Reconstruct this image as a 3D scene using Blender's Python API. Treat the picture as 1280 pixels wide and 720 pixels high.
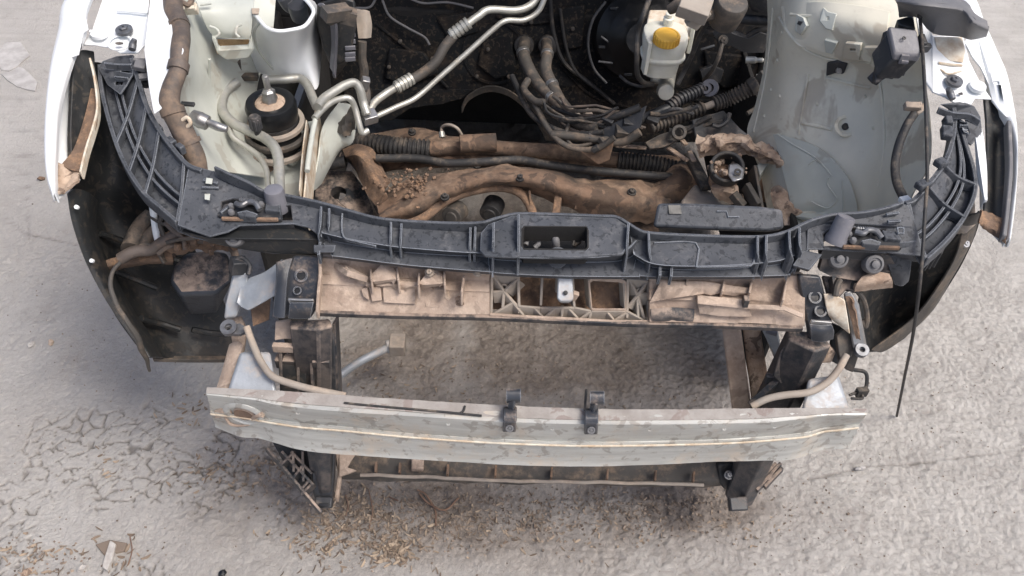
import bpy, bmesh, math, random
import numpy as np
from mathutils import Vector, Matrix, noise
from mathutils.geometry import tessellate_polygon

random.seed(7)
sc = bpy.context.scene
for o in list(bpy.data.objects):
    bpy.data.objects.remove(o)
C = sc.collection
R = math.radians

# ------------------------------------------------------------------ camera
FPX, PITCH, ROLL = 1050.0, R(47.0), R(2.2)
CAM = Vector((0.0, -0.917, 1.92))
FWD = Vector((0, math.cos(PITCH), -math.sin(PITCH)))
UP0 = Vector((0, math.sin(PITCH), math.cos(PITCH)))
X0 = Vector((1, 0, 0))
RIGHT = X0 * math.cos(ROLL) + UP0 * math.sin(ROLL)
UPV = UP0 * math.cos(ROLL) - X0 * math.sin(ROLL)
cd = bpy.data.cameras.new('camera')
cam = bpy.data.objects.new('camera', cd)
C.objects.link(cam)
cd.sensor_width = 36.0
cd.lens = 36.0 * FPX / 1280.0
cd.clip_start = 0.02
cd.clip_end = 500
cam.matrix_world = Matrix((
    (RIGHT.x, UPV.x, -FWD.x, CAM.x), (RIGHT.y, UPV.y, -FWD.y, CAM.y),
    (RIGHT.z, UPV.z, -FWD.z, CAM.z), (0, 0, 0, 1)))
sc.camera = cam

# ------------------------------------------------------------------ daylight
SUN_ELEV, SUN_AZ = R(60), R(118)          # azimuth measured from +Y towards +X
w = bpy.data.worlds.new('World')
sc.world = w
w.use_nodes = True
nt = w.node_tree
bg = nt.nodes['Background']
sky = nt.nodes.new('ShaderNodeTexSky')
sky.sky_type = 'NISHITA'
sky.sun_disc = False
sky.sun_elevation = SUN_ELEV
sky.sun_rotation = SUN_AZ
sky.air_density = 0.8
sky.dust_density = 5.0
sky.ozone_density = 1.0
nt.links.new(sky.outputs[0], bg.inputs[0])
bg.inputs[1].default_value = 0.125
sd = bpy.data.lights.new('sun', 'SUN')
sd.energy = 1.5
sd.angle = R(22)
sd.color = (1.0, 0.965, 0.92)
sun = bpy.data.objects.new('sun', sd)
C.objects.link(sun)
sdir = Vector((math.sin(SUN_AZ) * math.cos(SUN_ELEV), math.cos(SUN_AZ) * math.cos(SUN_ELEV), math.sin(SUN_ELEV)))
sun.rotation_euler = sdir.to_track_quat('Z', 'Y').to_euler()
sun.location = sdir * 8
sc.view_settings.view_transform = 'Standard'
sc.view_settings.look = 'None'
sc.view_settings.exposure = 0.62
sc.view_settings.gamma = 1.0
sc.view_settings.use_curve_mapping = False
try:
    sc.cycles.max_bounces = 6
    sc.cycles.use_denoising = True
except Exception:
    pass


# ------------------------------------------------------------------ where things stand
def ray(x, y):
    return FWD + RIGHT * ((x - 640.0) / FPX) + UPV * ((360.0 - y) / FPX)


def U(x, y, z):
    """point at height z seen in direction (x, y) of the survey photograph"""
    r = ray(x, y)
    return CAM + r * ((z - CAM.z) / r.z)


def V(x, y, Y):
    """point at distance Y along the car seen in direction (x, y)"""
    r = ray(x, y)
    return CAM + r * ((Y - CAM.y) / r.y)


def PL(x, y, p0, n):
    r = ray(x, y)
    return CAM + r * ((p0 - CAM).dot(n) / r.dot(n))


def L(*pts):
    return [U(*p) for p in pts]


# ------------------------------------------------------------------ mesh building
def cr(pts, n):
    """Catmull-Rom through the points, n steps per span"""
    pts = [Vector(p) for p in pts]
    if n <= 1 or len(pts) < 3:
        if len(pts) == 2 and n > 1:
            return [pts[0].lerp(pts[1], i / n) for i in range(n + 1)]
        return pts
    out = []
    for i in range(len(pts) - 1):
        p1, p2 = pts[i], pts[i + 1]
        p0 = pts[i - 1] if i else p1 * 2 - p2
        p3 = pts[i + 2] if i + 2 < len(pts) else p2 * 2 - p1
        for k in range(n):
            t = k / n
            out.append(0.5 * ((2 * p1) + (p2 - p0) * t + (2 * p0 - 5 * p1 + 4 * p2 - p3) * t * t + (3 * p1 - p0 - 3 * p2 + p3) * t ** 3))
    out.append(pts[-1])
    return out


def frame(axis):
    a = Vector(axis).normalized()
    h = Vector((0, 0, 1)) if abs(a.z) < 0.9 else Vector((1, 0, 0))
    u = a.cross(h).normalized()
    return a, u, a.cross(u).normalized()


class M:
    def __init__(s):
        s.v, s.f = [], []

    def add(s, vs, fs):
        b = len(s.v)
        s.v += [tuple(v) for v in vs]
        s.f += [tuple(i + b for i in f) for f in fs]
        return s

    def plate(s, pts, thick=0.003, holes=(), n=None):
        pts = [Vector(p) for p in pts]
        loops = [pts] + [[Vector(q) for q in h] for h in holes]
        if n is None:
            n = Vector((0, 0, 0))
            for i, p in enumerate(pts):
                q = pts[(i + 1) % len(pts)]
                n += Vector(((p.y - q.y) * (p.z + q.z), (p.z - q.z) * (p.x + q.x), (p.x - q.x) * (p.y + q.y)))
            n.normalize()
            if n.dot(CAM - pts[0]) < 0:
                n = -n
        n = Vector(n)
        allv = [p for lp in loops for p in lp]
        N = len(allv)
        # flat projection so the tessellation is stable for nearly flat outlines
        a, u, w_ = frame(n)
        flat = [[Vector((p.dot(u), p.dot(w_), 0)) for p in lp] for lp in loops]
        tris = [tuple(t) for t in tessellate_polygon(flat)]
        vs = allv + [p - n * thick for p in allv]
        fs = []
        for t in tris:
            A, B, D = (allv[i] for i in t)
            if (B - A).cross(D - A).dot(n) < 0:
                t = (t[0], t[2], t[1])
            fs.append(t)
            fs.append((t[2] + N, t[1] + N, t[0] + N))
        b = 0
        for lp in loops:
            k = len(lp)
            for i in range(k):
                j = (i + 1) % k
                fs.append((b + i, b + j, b + j + N, b + i + N))
            b += k
        return s.add(vs, fs)

    def patch(s, grid, sub=4, thick=0.003, rough=0.0, rscale=20, lin=False, lump=0.0, lscale=8):
        """smooth sheet through a grid of points, with thickness on the far side"""
        su, sv = (sub, sub) if not isinstance(sub, tuple) else sub
        rows = [cr(r, sv) for r in grid]
        cols = [cr([r[j] for r in rows], 1 if lin else su) for j in range(len(rows[0]))]
        g = [[cols[j][i] for j in range(len(cols))] for i in range(len(cols[0]))]
        nr, nc = len(g), len(g[0])
        nrm = [[None] * nc for _ in range(nr)]
        for i in range(nr):
            for j in range(nc):
                a = g[min(i + 1, nr - 1)][j] - g[max(i - 1, 0)][j]
                b = g[i][min(j + 1, nc - 1)] - g[i][max(j - 1, 0)]
                n = a.cross(b)
                n = n.normalized() if n.length > 1e-12 else Vector((0, 0, 1))
                nrm[i][j] = n
        avg = Vector((0, 0, 0))
        for i in range(nr):
            for j in range(nc):
                avg += nrm[i][j]
        sg = 1 if avg.dot(CAM - g[nr // 2][nc // 2]) > 0 else -1
        top, bot = [], []
        for i in range(nr):
            for j in range(nc):
                p, n = g[i][j], nrm[i][j] * sg
                if rough:
                    p = p + n * rough * noise.fractal(p * rscale, 1.0, 2.0, 4)
                if lump:
                    p = p + n * lump * abs(noise.noise(p * lscale))
                top.append(p)
                bot.append(p - n * thick)
        N = nr * nc
        fs = []
        for i in range(nr - 1):
            for j in range(nc - 1):
                a, b, c, d = i * nc + j, i * nc + j + 1, (i + 1) * nc + j + 1, (i + 1) * nc + j
                q = (a, b, c, d) if sg < 0 else (d, c, b, a)
                fs.append(q)
                fs.append(tuple(k + N for k in reversed(q)))
        ring = [j for j in range(nc)] + [i * nc + nc - 1 for i in range(1, nr)] + [(nr - 1) * nc + j for j in range(nc - 2, -1, -1)] + [i * nc for i in range(nr - 2, 0, -1)]
        for i in range(len(ring)):
            a, b = ring[i], ring[(i + 1) % len(ring)]
            fs.append((a, b, b + N, a + N) if sg > 0 else (b, a, a + N, b + N))
        return s.add(top + bot, fs)

    def tube(s, pts, r, seg=12, sub=6, rings=None, amp=0.15, wob=0.0):
        if rings:
            pts = [Vector(p) for p in pts]
            base = cr(pts, 24)
            ln = [0.0]
            for i in range(1, len(base)):
                ln.append(ln[-1] + (base[i] - base[i - 1]).length)
            path, rad = [], []
            n = rings * 4
            for k in range(n + 1):
                t = ln[-1] * k / n
                i = max(j for j in range(len(ln)) if ln[j] <= t + 1e-9)
                i = min(i, len(base) - 2)
                u = (t - ln[i]) / max(ln[i + 1] - ln[i], 1e-9)
                path.append(base[i].lerp(base[i + 1], u))
                rr = r if not isinstance(r, (list, tuple)) else r[0] + (r[-1] - r[0]) * k / n
                rad.append(rr * (1 + (amp if (k % 4) in (1, 2) else -amp)))
        else:
            path = cr(pts, sub)
            if isinstance(r, (list, tuple)):
                rad = []
                m = len(r) - 1
                for k in range(len(path)):
                    t = k / (len(path) - 1) * m
                    i = min(int(t), m - 1)
                    rad.append(r[i] + (r[i + 1] - r[i]) * (t - i))
            else:
                rad = [r] * len(path)
        if wob:
            path = [p + Vector((noise.noise(p * 23), noise.noise(p * 23 + Vector((9, 0, 0))), noise.noise(p * 23 + Vector((0, 9, 0))))) * wob for p in path]
        vs, fs = [], []
        t0 = (path[1] - path[0]).normalized()
        _, u, _w = frame(t0)
        for k, p in enumerate(path):
            t = (path[min(k + 1, len(path) - 1)] - path[max(k - 1, 0)]).normalized()
            u = (u - t * u.dot(t)).normalized()
            v = t.cross(u)
            for q in range(seg):
                a = 2 * math.pi * q / seg
                vs.append(p + (u * math.cos(a) + v * math.sin(a)) * rad[k])
        for k in range(len(path) - 1):
            for q in range(seg):
                q2 = (q + 1) % seg
                fs.append((k * seg + q, k * seg + q2, (k + 1) * seg + q2, (k + 1) * seg + q))
        fs.append(tuple(range(seg - 1, -1, -1)))
        fs.append(tuple((len(path) - 1) * seg + q for q in range(seg)))
        return s.add(vs, fs)

    def lathe(s, c, axis, prof, seg=28, ex=1.0):
        """prof: (radius, height along axis) from bottom to top"""
        a, u, v = frame(axis)
        c = Vector(c)
        vs, fs = [], []
        for (r, h) in prof:
            for q in range(seg):
                t = 2 * math.pi * q / seg
                vs.append(c + a * h + (u * math.cos(t) * ex + v * math.sin(t)) * r)
        for k in range(len(prof) - 1):
            for q in range(seg):
                q2 = (q + 1) % seg
                fs.append((k * seg + q, k * seg + q2, (k + 1) * seg + q2, (k + 1) * seg + q))
        fs.append(tuple(range(seg - 1, -1, -1)))
        fs.append(tuple((len(prof) - 1) * seg + q for q in range(seg)))
        return s.add(vs, fs)

    def ringed(s, c, axis, ro, ri, h, seg=28):
        """open ring (washer with height)"""
        a, u, v = frame(axis)
        c = Vector(c)
        vs, fs = [], []
        for (r, z) in ((ro, 0), (ro, h), (ri, h), (ri, 0)):
            for q in range(seg):
                t = 2 * math.pi * q / seg
                vs.append(c + a * z + (u * math.cos(t) + v * math.sin(t)) * r)
        for k in range(4):
            k2 = (k + 1) % 4
            for q in range(seg):
                q2 = (q + 1) % seg
                fs.append((k * seg + q, k * seg + q2, k2 * seg + q2, k2 * seg + q))
        return s.add(vs, fs)

    def box(s, c, size, rot=(0, 0, 0), taper=1.0):
        from mathutils import Euler
        m = Euler([R(x) for x in rot]).to_matrix()
        c = Vector(c)
        vs = []
        for z in (-1, 1):
            k = taper if z < 0 else 1.0
            for (x, y) in ((-1, -1), (1, -1), (1, 1), (-1, 1)):
                vs.append(c + m @ Vector((x * size[0] / 2 * k, y * size[1] / 2 * k, z * size[2] / 2)))
        return s.add(vs, [(3, 2, 1, 0), (4, 5, 6, 7), (0, 1, 5, 4), (1, 2, 6, 5), (2, 3, 7, 6), (3, 0, 4, 7)])

    def bar(s, p, q, w_, h, up=(0, 0, 1)):
        """box from p to q, top face through p and q"""
        p, q, up = Vector(p), Vector(q), Vector(up)
        t = (q - p).normalized()
        sd_ = t.cross(up).normalized()
        up = sd_.cross(t).normalized()
        vs = []
        for e in (p, q):
            for (a, b) in ((-.5, -1), (.5, -1), (.5, 0), (-.5, 0)):
                vs.append(e + sd_ * (a * w_) + up * (b * h))
        return s.add(vs, [(0, 1, 2, 3), (7, 6, 5, 4), (0, 4, 5, 1), (1, 5, 6, 2), (2, 6, 7, 3), (3, 7, 4, 0)])

    def lip(s, pts, h, t, sub=4, up=(0, 0, 1), hs=None):
        """upright strip along a path: pts are its top edge"""
        path = cr(pts, sub)
        up = Vector(up)
        vs, fs = [], []
        n = len(path)
        for k, p in enumerate(path):
            d = (path[min(k + 1, n - 1)] - path[max(k - 1, 0)])
            sd_ = d.cross(up).normalized()
            hh = h if hs is None else hs[0] + (hs[1] - hs[0]) * k / (n - 1)
            for (a, b) in ((-.5, -1), (.5, -1), (.5, 0), (-.5, 0)):
                vs.append(p + sd_ * (a * t) + up * (b * hh))
        for k in range(n - 1):
            for q in range(4):
                q2 = (q + 1) % 4
                fs.append((k * 4 + q, (k + 1) * 4 + q, (k + 1) * 4 + q2, k * 4 + q2))
        fs.append((0, 1, 2, 3))
        e = (n - 1) * 4
        fs.append((e + 3, e + 2, e + 1, e))
        return s.add(vs, fs)

    def hull(s, a, b):
        """solid between two point loops of equal length"""
        n = len(a)
        fs = [tuple(range(n)), tuple(range(2 * n - 1, n - 1, -1))]
        for i in range(n):
            j = (i + 1) % n
            fs.append((i, i + n, j + n, j))
        return s.add(list(a) + list(b), fs)

    def out(s, name, mat, parent=None, bevel=0.0, smooth=35, label=None, seg=2):
        me = bpy.data.meshes.new(name)
        me.from_pydata(s.v, [], s.f)
        bm = bmesh.new()
        bm.from_mesh(me)
        bmesh.ops.recalc_face_normals(bm, faces=bm.faces)
        bm.to_mesh(me)
        bm.free()
        me.materials.append(mat)
        if smooth:
            me.polygons.foreach_set('use_smooth', [True] * len(me.polygons))
            me.set_sharp_from_angle(angle=R(smooth))
        o = bpy.data.objects.new(name, me)
        C.objects.link(o)
        while parent is not None and parent.parent is not None and parent.parent.parent is not None:
            parent = parent.parent                      # never deeper than thing > part > sub-part
        if parent is not None:
            o.parent = parent
        if bevel:
            b = o.modifiers.new('bevel', 'BEVEL')
            b.width = bevel
            b.segments = seg
            b.limit_method = 'ANGLE'
            b.angle_limit = R(35)
        if label:
            o['label'] = label
        return o


def tag(o, label=None, cat=None, group=None, kind=None):
    for k, v in (('label', label), ('category', cat), ('group', group), ('kind', kind)):
        if v:
            o[k] = v
    return o


def copies(src, places, parent=None, rots=None):
    """copies of a part (shared mesh) at other offsets"""
    for i, p in enumerate(places):
        c = src.copy()
        C.objects.link(c)
        c.parent = parent or src.parent
        c.location = src.location + (Vector(p))
        for ch in src.children:
            d = ch.copy()
            C.objects.link(d)
            d.parent = c


# ------------------------------------------------------------------ materials
def material(name, base, base2=None, scale=9.0, rough=0.5, metal=0.0, dust=None, damt=0.0, dscale=14.0, dup=0.6,
             bump=0.25, bscale=60.0, spots=None, samt=0.5, sscale=40.0, stretch=None, wear_highlight=None, wamt=0.0, spec=0.5, trans=0.0, island=False, dlo=None):
    """two-tone noise colour + settled dust (more on surfaces that face up) + spots + edge wear + fine relief"""
    m = bpy.data.materials.new(name)
    m.use_nodes = True
    N, K = m.node_tree.nodes, m.node_tree.links
    bs = N['Principled BSDF']
    geo = N.new('ShaderNodeNewGeometry')
    pos = geo.outputs['Position']
    if stretch:
        mp = N.new('ShaderNodeMapping')
        mp.inputs['Scale'].default_value = stretch
        K.new(pos, mp.inputs['Vector'])
        spos = mp.outputs[0]
    else:
        spos = pos

    def noi(sc_, det=6, ro=0.6, vec=None, dist=0.0):
        n = N.new('ShaderNodeTexNoise')
        n.inputs['Scale'].default_value = sc_
        n.inputs['Detail'].default_value = det
        n.inputs['Roughness'].default_value = ro
        n.inputs['Distortion'].default_value = dist
        K.new(vec if vec is not None else pos, n.inputs['Vector'])
        return n.outputs['Fac']

    def ramp(fac, a, b):
        r = N.new('ShaderNodeMapRange')
        r.interpolation_type = 'SMOOTHSTEP'
        r.inputs['From Min'].default_value = a
        r.inputs['From Max'].default_value = b
        K.new(fac, r.inputs['Value'])
        return r.outputs[0]

    def mix(fac, a, b):
        x = N.new('ShaderNodeMix')
        x.data_type = 'RGBA'
        K.new(fac, x.inputs['Factor'])
        for sock, val in ((x.inputs[6], a), (x.inputs[7], b)):
            if isinstance(val, tuple):
                sock.default_value = (*val, 1)
            else:
                K.new(val, sock)
        return x.outputs[2]

    def mul(a, b):
        x = N.new('ShaderNodeMath')
        x.operation = 'MULTIPLY'
        x.use_clamp = True
        for i, val in enumerate((a, b)):
            if isinstance(val, (int, float)):
                x.inputs[i].default_value = val
            else:
                K.new(val, x.inputs[i])
        return x.outputs[0]
    b2 = base2 or tuple(c * 0.68 for c in base)
    col = mix(geo.outputs['Random Per Island'] if island else ramp(noi(scale, 7, 0.65, spos), 0.3, 0.7), b2, base)
    rgh = None
    if dust:
        sep = N.new('ShaderNodeSeparateXYZ')
        K.new(geo.outputs['Normal'], sep.inputs[0])
        upf = ramp(sep.outputs['Z'], dlo if dlo is not None else (-0.2 if dup < 0.5 else 0.1), 0.95)
        mrr = N.new('ShaderNodeMapRange')
        mrr.inputs['To Min'].default_value = 1 - dup
        K.new(upf, mrr.inputs['Value'])
        df = mul(mul(ramp(noi(dscale, 9, 0.72), 0.62 - 0.42 * damt, 0.78 - 0.36 * damt), mrr.outputs[0]), min(1.0, 0.35 + damt * 0.75))
        d2 = tuple(c * 0.62 for c in dust)
        col = mix(df, col, mix(ramp(noi(dscale * 4, 6), 0.35, 0.65), d2, dust))
        rgh = df
    if spots:
        col = mix(mul(ramp(noi(sscale, 4, 0.6, None, 0.6), 0.555, 0.60), samt), col, spots)
    if wear_highlight:
        bv = N.new('ShaderNodeBevel')
        bv.samples = 4
        bv.inputs['Radius'].default_value = 0.0028
        dt = N.new('ShaderNodeVectorMath')
        dt.operation = 'DOT_PRODUCT'
        K.new(bv.outputs[0], dt.inputs[0])
        K.new(geo.outputs['Normal'], dt.inputs[1])
        inv = N.new('ShaderNodeMath')
        inv.operation = 'SUBTRACT'
        inv.inputs[0].default_value = 1.0
        K.new(dt.outputs['Value'], inv.inputs[1])
        col = mix(mul(ramp(inv.outputs[0], 0.015, 0.14), wamt), col, wear_highlight)
    K.new(col, bs.inputs['Base Color'])
    if rgh is not None:
        mr = N.new('ShaderNodeMapRange')
        mr.inputs['To Min'].default_value = rough
        mr.inputs['To Max'].default_value = 0.95
        K.new(rgh, mr.inputs['Value'])
        K.new(mr.outputs[0], bs.inputs['Roughness'])
        if metal:
            m2 = N.new('ShaderNodeMapRange')
            m2.inputs['To Min'].default_value = metal
            m2.inputs['To Max'].default_value = 0.0
            K.new(rgh, m2.inputs['Value'])
            K.new(m2.outputs[0], bs.inputs['Metallic'])
    else:
        rv = N.new('ShaderNodeMapRange')
        rv.inputs['To Min'].default_value = max(0.05, rough - 0.12)
        rv.inputs['To Max'].default_value = min(1, rough + 0.15)
        K.new(noi(scale * 3, 5), rv.inputs['Value'])
        K.new(rv.outputs[0], bs.inputs['Roughness'])
        bs.inputs['Metallic'].default_value = metal
    bs.inputs['Specular IOR Level'].default_value = spec
    if trans:
        bs.inputs['Subsurface Weight'].default_value = trans
        bs.inputs['Subsurface Radius'].default_value = (0.02, 0.02, 0.015)
        bs.inputs['Subsurface Scale'].default_value = 0.3
    if bump:
        bn = N.new('ShaderNodeBump')
        bn.inputs['Strength'].default_value = bump
        bn.inputs['Distance'].default_value = 0.004
        K.new(noi(bscale, 8, 0.65), bn.inputs['Height'])
        K.new(bn.outputs[0], bs.inputs['Normal'])
    return m


TAN = (0.50, 0.36, 0.26)
BROWN = (0.23, 0.125, 0.072)
MT = dict(
    tie=material('black_plastic_weathered', (0.086, 0.092, 0.103), (0.052, 0.057, 0.065), spec=0.22, rough=0.5, dust=(0.17, 0.17, 0.175), damt=0.3, dscale=25, spots=(0.016, 0.018, 0.022), samt=0.55, sscale=95, wear_highlight=(0.36, 0.39, 0.43), wamt=0.9, bump=0.18, bscale=120),  # pale edges paint in the light caught by lips and ribs
    black=material('black_plastic', (0.030, 0.032, 0.036), rough=0.48, dust=(0.24, 0.20, 0.17), damt=0.3, dscale=18, bump=0.2, wear_highlight=(0.16, 0.16, 0.17), wamt=0.45),
    blackdusty=material('black_plastic_dusty', (0.033, 0.037, 0.043), rough=0.5, dust=(0.44, 0.34, 0.27), damt=0.55, dscale=16, dup=0.8, bump=0.4),
    liner=material('wheel_liner_plastic', (0.022, 0.024, 0.025), (0.014, 0.015, 0.016), scale=5, rough=0.5, spots=(0.10, 0.08, 0.06), samt=0.35, sscale=55, dust=(0.06, 0.05, 0.04), damt=0.33, dscale=9, dup=0.3, bump=0.45, bscale=25),
    tan=material('dusty_tan_plastic', (0.50, 0.395, 0.315), (0.30, 0.225, 0.175), scale=12, rough=0.85, dust=(0.58, 0.46, 0.365), damt=0.42, dscale=30, spots=(0.15, 0.115, 0.09), samt=0.35, sscale=22, bump=0.6, bscale=90),
    mud=material('caked_mud', (0.23, 0.155, 0.108), (0.10, 0.068, 0.05), scale=16, rough=0.95, dust=(0.36, 0.22, 0.13), damt=0.45, dscale=35, bump=0.9, bscale=70),
    mudlight=material('pale_mud', (0.54, 0.425, 0.33), (0.28, 0.195, 0.14), scale=20, rough=0.95, spots=(0.09, 0.06, 0.045), samt=0.7, sscale=35, bump=0.9, bscale=80),
    subframe=material('muddy_subframe', (0.23, 0.145, 0.095), (0.055, 0.046, 0.040), scale=11, rough=0.9, dust=(0.37, 0.26, 0.18), damt=0.38, dscale=9, dup=0.3, spots=(0.03, 0.026, 0.024), samt=0.6, sscale=11, bump=0.8, bscale=50),
    white=material('white_paint', (0.82, 0.84, 0.84), (0.76, 0.79, 0.80), scale=6, rough=0.32, dust=(0.55, 0.45, 0.34), damt=0.12, dscale=9, bump=0.06, bscale=30),
    bay=material('pale_bay_paint', (0.56, 0.58, 0.525), (0.44, 0.46, 0.415), scale=4, rough=0.42, dust=(0.42, 0.35, 0.25), damt=0.25, dscale=5, dup=0.4, bump=0.12, bscale=20, spots=(0.26, 0.21, 0.15), samt=0.35, sscale=9),
    apron=material('grey_green_apron_paint', (0.76, 0.725, 0.60), (0.64, 0.615, 0.515), scale=3.5, rough=0.38, dust=(0.32, 0.27, 0.2), damt=0.3, dscale=5, dup=0.3, bump=0.15, bscale=14, spots=(0.36, 0.29, 0.21), samt=0.5, sscale=6),
    cream=material('rust_stained_edge', (0.70, 0.66, 0.56), (0.50, 0.38, 0.26), scale=40, rough=0.6, bump=0.3),
    beam=material('dusty_bumper_steel', (0.55, 0.555, 0.525), (0.42, 0.42, 0.395), scale=6, rough=0.45, metal=0.3, dust=(0.52, 0.42, 0.315), damt=0.33, dscale=6, dup=0.0, stretch=(1, 5, 9), bump=0.2, bscale=40, spots=(0.22, 0.19, 0.16), samt=0.5, sscale=36),
    pinkdust=material('grey_dust_film', (0.37, 0.35, 0.325), (0.26, 0.235, 0.215), scale=16, rough=0.85, spots=(0.17, 0.105, 0.09), samt=0.45, sscale=16, bump=0.4),
    alu=material('aluminium_pipe', (0.50, 0.50, 0.455), (0.36, 0.355, 0.32), scale=20, rough=0.42, metal=0.55, dust=(0.42, 0.36, 0.28), damt=0.25, dscale=25, bump=0.12),
    steel=material('bare_steel', (0.45, 0.455, 0.46), (0.28, 0.27, 0.255), scale=30, rough=0.36, metal=0.8, bump=0.1),
    darksteel=material('dull_bolt_steel', (0.20, 0.21, 0.225), (0.11, 0.11, 0.115), scale=40, rough=0.4, metal=0.5, bump=0.1),
    bluesteel=material('galvanised_bracket', (0.42, 0.45, 0.48), (0.30, 0.32, 0.34), scale=12, rough=0.45, metal=0.3, dust=(0.48, 0.40, 0.33), damt=0.38, dscale=16, bump=0.25),
    blackpaint=material('black_painted_steel', (0.04, 0.045, 0.055), (0.025, 0.028, 0.034), rough=0.33, dust=(0.36, 0.28, 0.22), damt=0.35, dscale=20, wear_highlight=(0.4, 0.42, 0.45), wamt=0.7, bump=0.2),
    rubber=material('black_rubber', (0.028, 0.028, 0.029), rough=0.62, dust=(0.22, 0.18, 0.14), damt=0.35, dscale=20, bump=0.3),
    hose=material('dusty_rubber_hose', (0.075, 0.068, 0.06), (0.042, 0.038, 0.034), rough=0.65, dust=(0.26, 0.195, 0.14), damt=0.4, dscale=15, dup=0.5, bump=0.3),
    palehose=material('pale_dusty_hose', (0.36, 0.32, 0.27), (0.25, 0.21, 0.175), rough=0.7, dust=(0.48, 0.38, 0.29), damt=0.4, bump=0.2),
    loom=material('taped_wiring_loom', (0.125, 0.10, 0.085), (0.07, 0.058, 0.05), scale=14, rough=0.6, dust=(0.27, 0.19, 0.13), damt=0.45, dscale=10, dup=0.3, bump=0.5, bscale=45),
    fire=material('sooty_firewall', (0.010, 0.0115, 0.013), (0.006, 0.006, 0.007), scale=4, rough=0.8, spec=0.25, dust=(0.065, 0.046, 0.032), damt=0.30, dscale=7, dup=0.15, bump=0.6, bscale=30, spots=(0.11, 0.085, 0.06), samt=0.3, sscale=85),
    gloss=material('black_booster_paint', (0.007, 0.008, 0.010), rough=0.35, dust=(0.03, 0.028, 0.026), damt=0.3, bump=0.1),
    under=material('underbody', (0.02, 0.019, 0.018), rough=0.9, bump=0.5),
    tank=material('translucent_tank', (0.74, 0.74, 0.66), (0.62, 0.61, 0.52), scale=14, rough=0.38, dust=(0.5, 0.42, 0.32), damt=0.2, bump=0.05, trans=0.35),
    yellow=material('yellow_plastic', (0.80, 0.48, 0.07), (0.68, 0.38, 0.05), scale=20, rough=0.5, dust=(0.6, 0.48, 0.3), damt=0.2, bump=0.1),
    grey=material('faded_grey_plastic', (0.16, 0.16, 0.165), (0.125, 0.125, 0.13), rough=0.55, dust=(0.33, 0.31, 0.29), damt=0.3, bump=0.2, bscale=150),
    box=material('grey_relay_plastic', (0.17, 0.17, 0.19), (0.13, 0.13, 0.145), rough=0.4, dust=(0.3, 0.28, 0.26), damt=0.3, bump=0.15, bscale=150),
    sand=material('sandy_deposit', (0.62, 0.40, 0.20), (0.42, 0.25, 0.12), scale=40, rough=0.95, bump=0.8, bscale=120),
    straw=material('dry_leaf', (0.36, 0.285, 0.21), (0.12, 0.088, 0.066), scale=30, rough=0.85, bump=0.3, island=True),
    twig=material('dry_twig', (0.24, 0.15, 0.10), (0.14, 0.085, 0.06), scale=40, rough=0.85, bump=0.5),
    stone=material('pale_stone', (0.50, 0.48, 0.45), (0.34, 0.31, 0.285), scale=50, rough=0.9, bump=0.6),
    tubdust=material('dusty_black_box', (0.050, 0.056, 0.066), (0.03, 0.034, 0.04), rough=0.45, dust=(0.42, 0.32, 0.25), damt=0.62, dscale=14, dup=1.0, dlo=0.72, bump=0.4, spots=(0.02, 0.021, 0.024), samt=0.6, sscale=40),
    crumb=material('earth_crumb', (0.30, 0.24, 0.19), (0.12, 0.092, 0.072), rough=0.95, bump=0.4, island=True),
    flake=material('cement_flake', (0.47, 0.455, 0.44), (0.34, 0.325, 0.31), scale=22, rough=0.9, bump=0.5, bscale=60),
)

# ------------------------------------------------------------------ ground (one sheet, out to the horizon)
def hash2(ix, iy, k):
    n = (ix.astype(np.int64) * 374761393 + iy.astype(np.int64) * 668265263 + k * 1442695041) & 0x7fffffff
    n = ((n ^ (n >> 13)) * 1274126177) & 0x7fffffff
    n = n ^ (n >> 16)
    return (n & 0xffff) / 65535.0


def vnoise(x, y, k=0):
    ix, iy = np.floor(x), np.floor(y)
    fx, fy = x - ix, y - iy
    fx, fy = fx * fx * (3 - 2 * fx), fy * fy * (3 - 2 * fy)
    a, b, c, d = hash2(ix, iy, k), hash2(ix + 1, iy, k), hash2(ix, iy + 1, k), hash2(ix + 1, iy + 1, k)
    return (a * (1 - fx) + b * fx) * (1 - fy) + (c * (1 - fx) + d * fx) * fy - 0.5


def fbm(x, y, k=0, o=4):
    s, a = 0, 1.0
    for i in range(o):
        s = s + a * vnoise(x * 2 ** i, y * 2 ** i, k + i * 17)
        a *= 0.5
    return s


def cracks(x, y, k=5):
    ix, iy = np.floor(x), np.floor(y)
    d1 = np.full(x.shape, 9.0)
    d2 = np.full(x.shape, 9.0)
    for i in (-1, 0, 1):
        for j in (-1, 0, 1):
            px = ix + i + hash2(ix + i, iy + j, k)
            py = iy + j + hash2(ix + i, iy + j, k + 1)
            d = np.hypot(px - x, py - y)
            d2 = np.where(d < d1, d1, np.minimum(d2, d))
            d1 = np.minimum(d1, d)
    return d2 - d1


def gp(px, py):
    p = U(px, py, 0)
    return p.x, p.y


def blob(x, y, px, py, rx, ry):
    cx, cy = gp(px, py)
    return np.exp(-(((x - cx) / rx) ** 2 + ((y - cy) / ry) ** 2))


def sst(a, b, x):
    t = np.clip((x - a) / (b - a), 0, 1)
    return t * t * (3 - 2 * t)


def seam(x, y, pts, wdt):
    out = np.full(x.shape, 9.0)
    g = [gp(*p) for p in pts]
    for (x0, y0), (x1, y1) in zip(g, g[1:]):
        dx, dy = x1 - x0, y1 - y0
        t = np.clip(((x - x0) * dx + (y - y0) * dy) / (dx * dx + dy * dy), 0, 1)
        out = np.minimum(out, np.hypot(x - x0 - t * dx, y - y0 - t * dy))
    return np.exp(-(out / wdt) ** 2)


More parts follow.
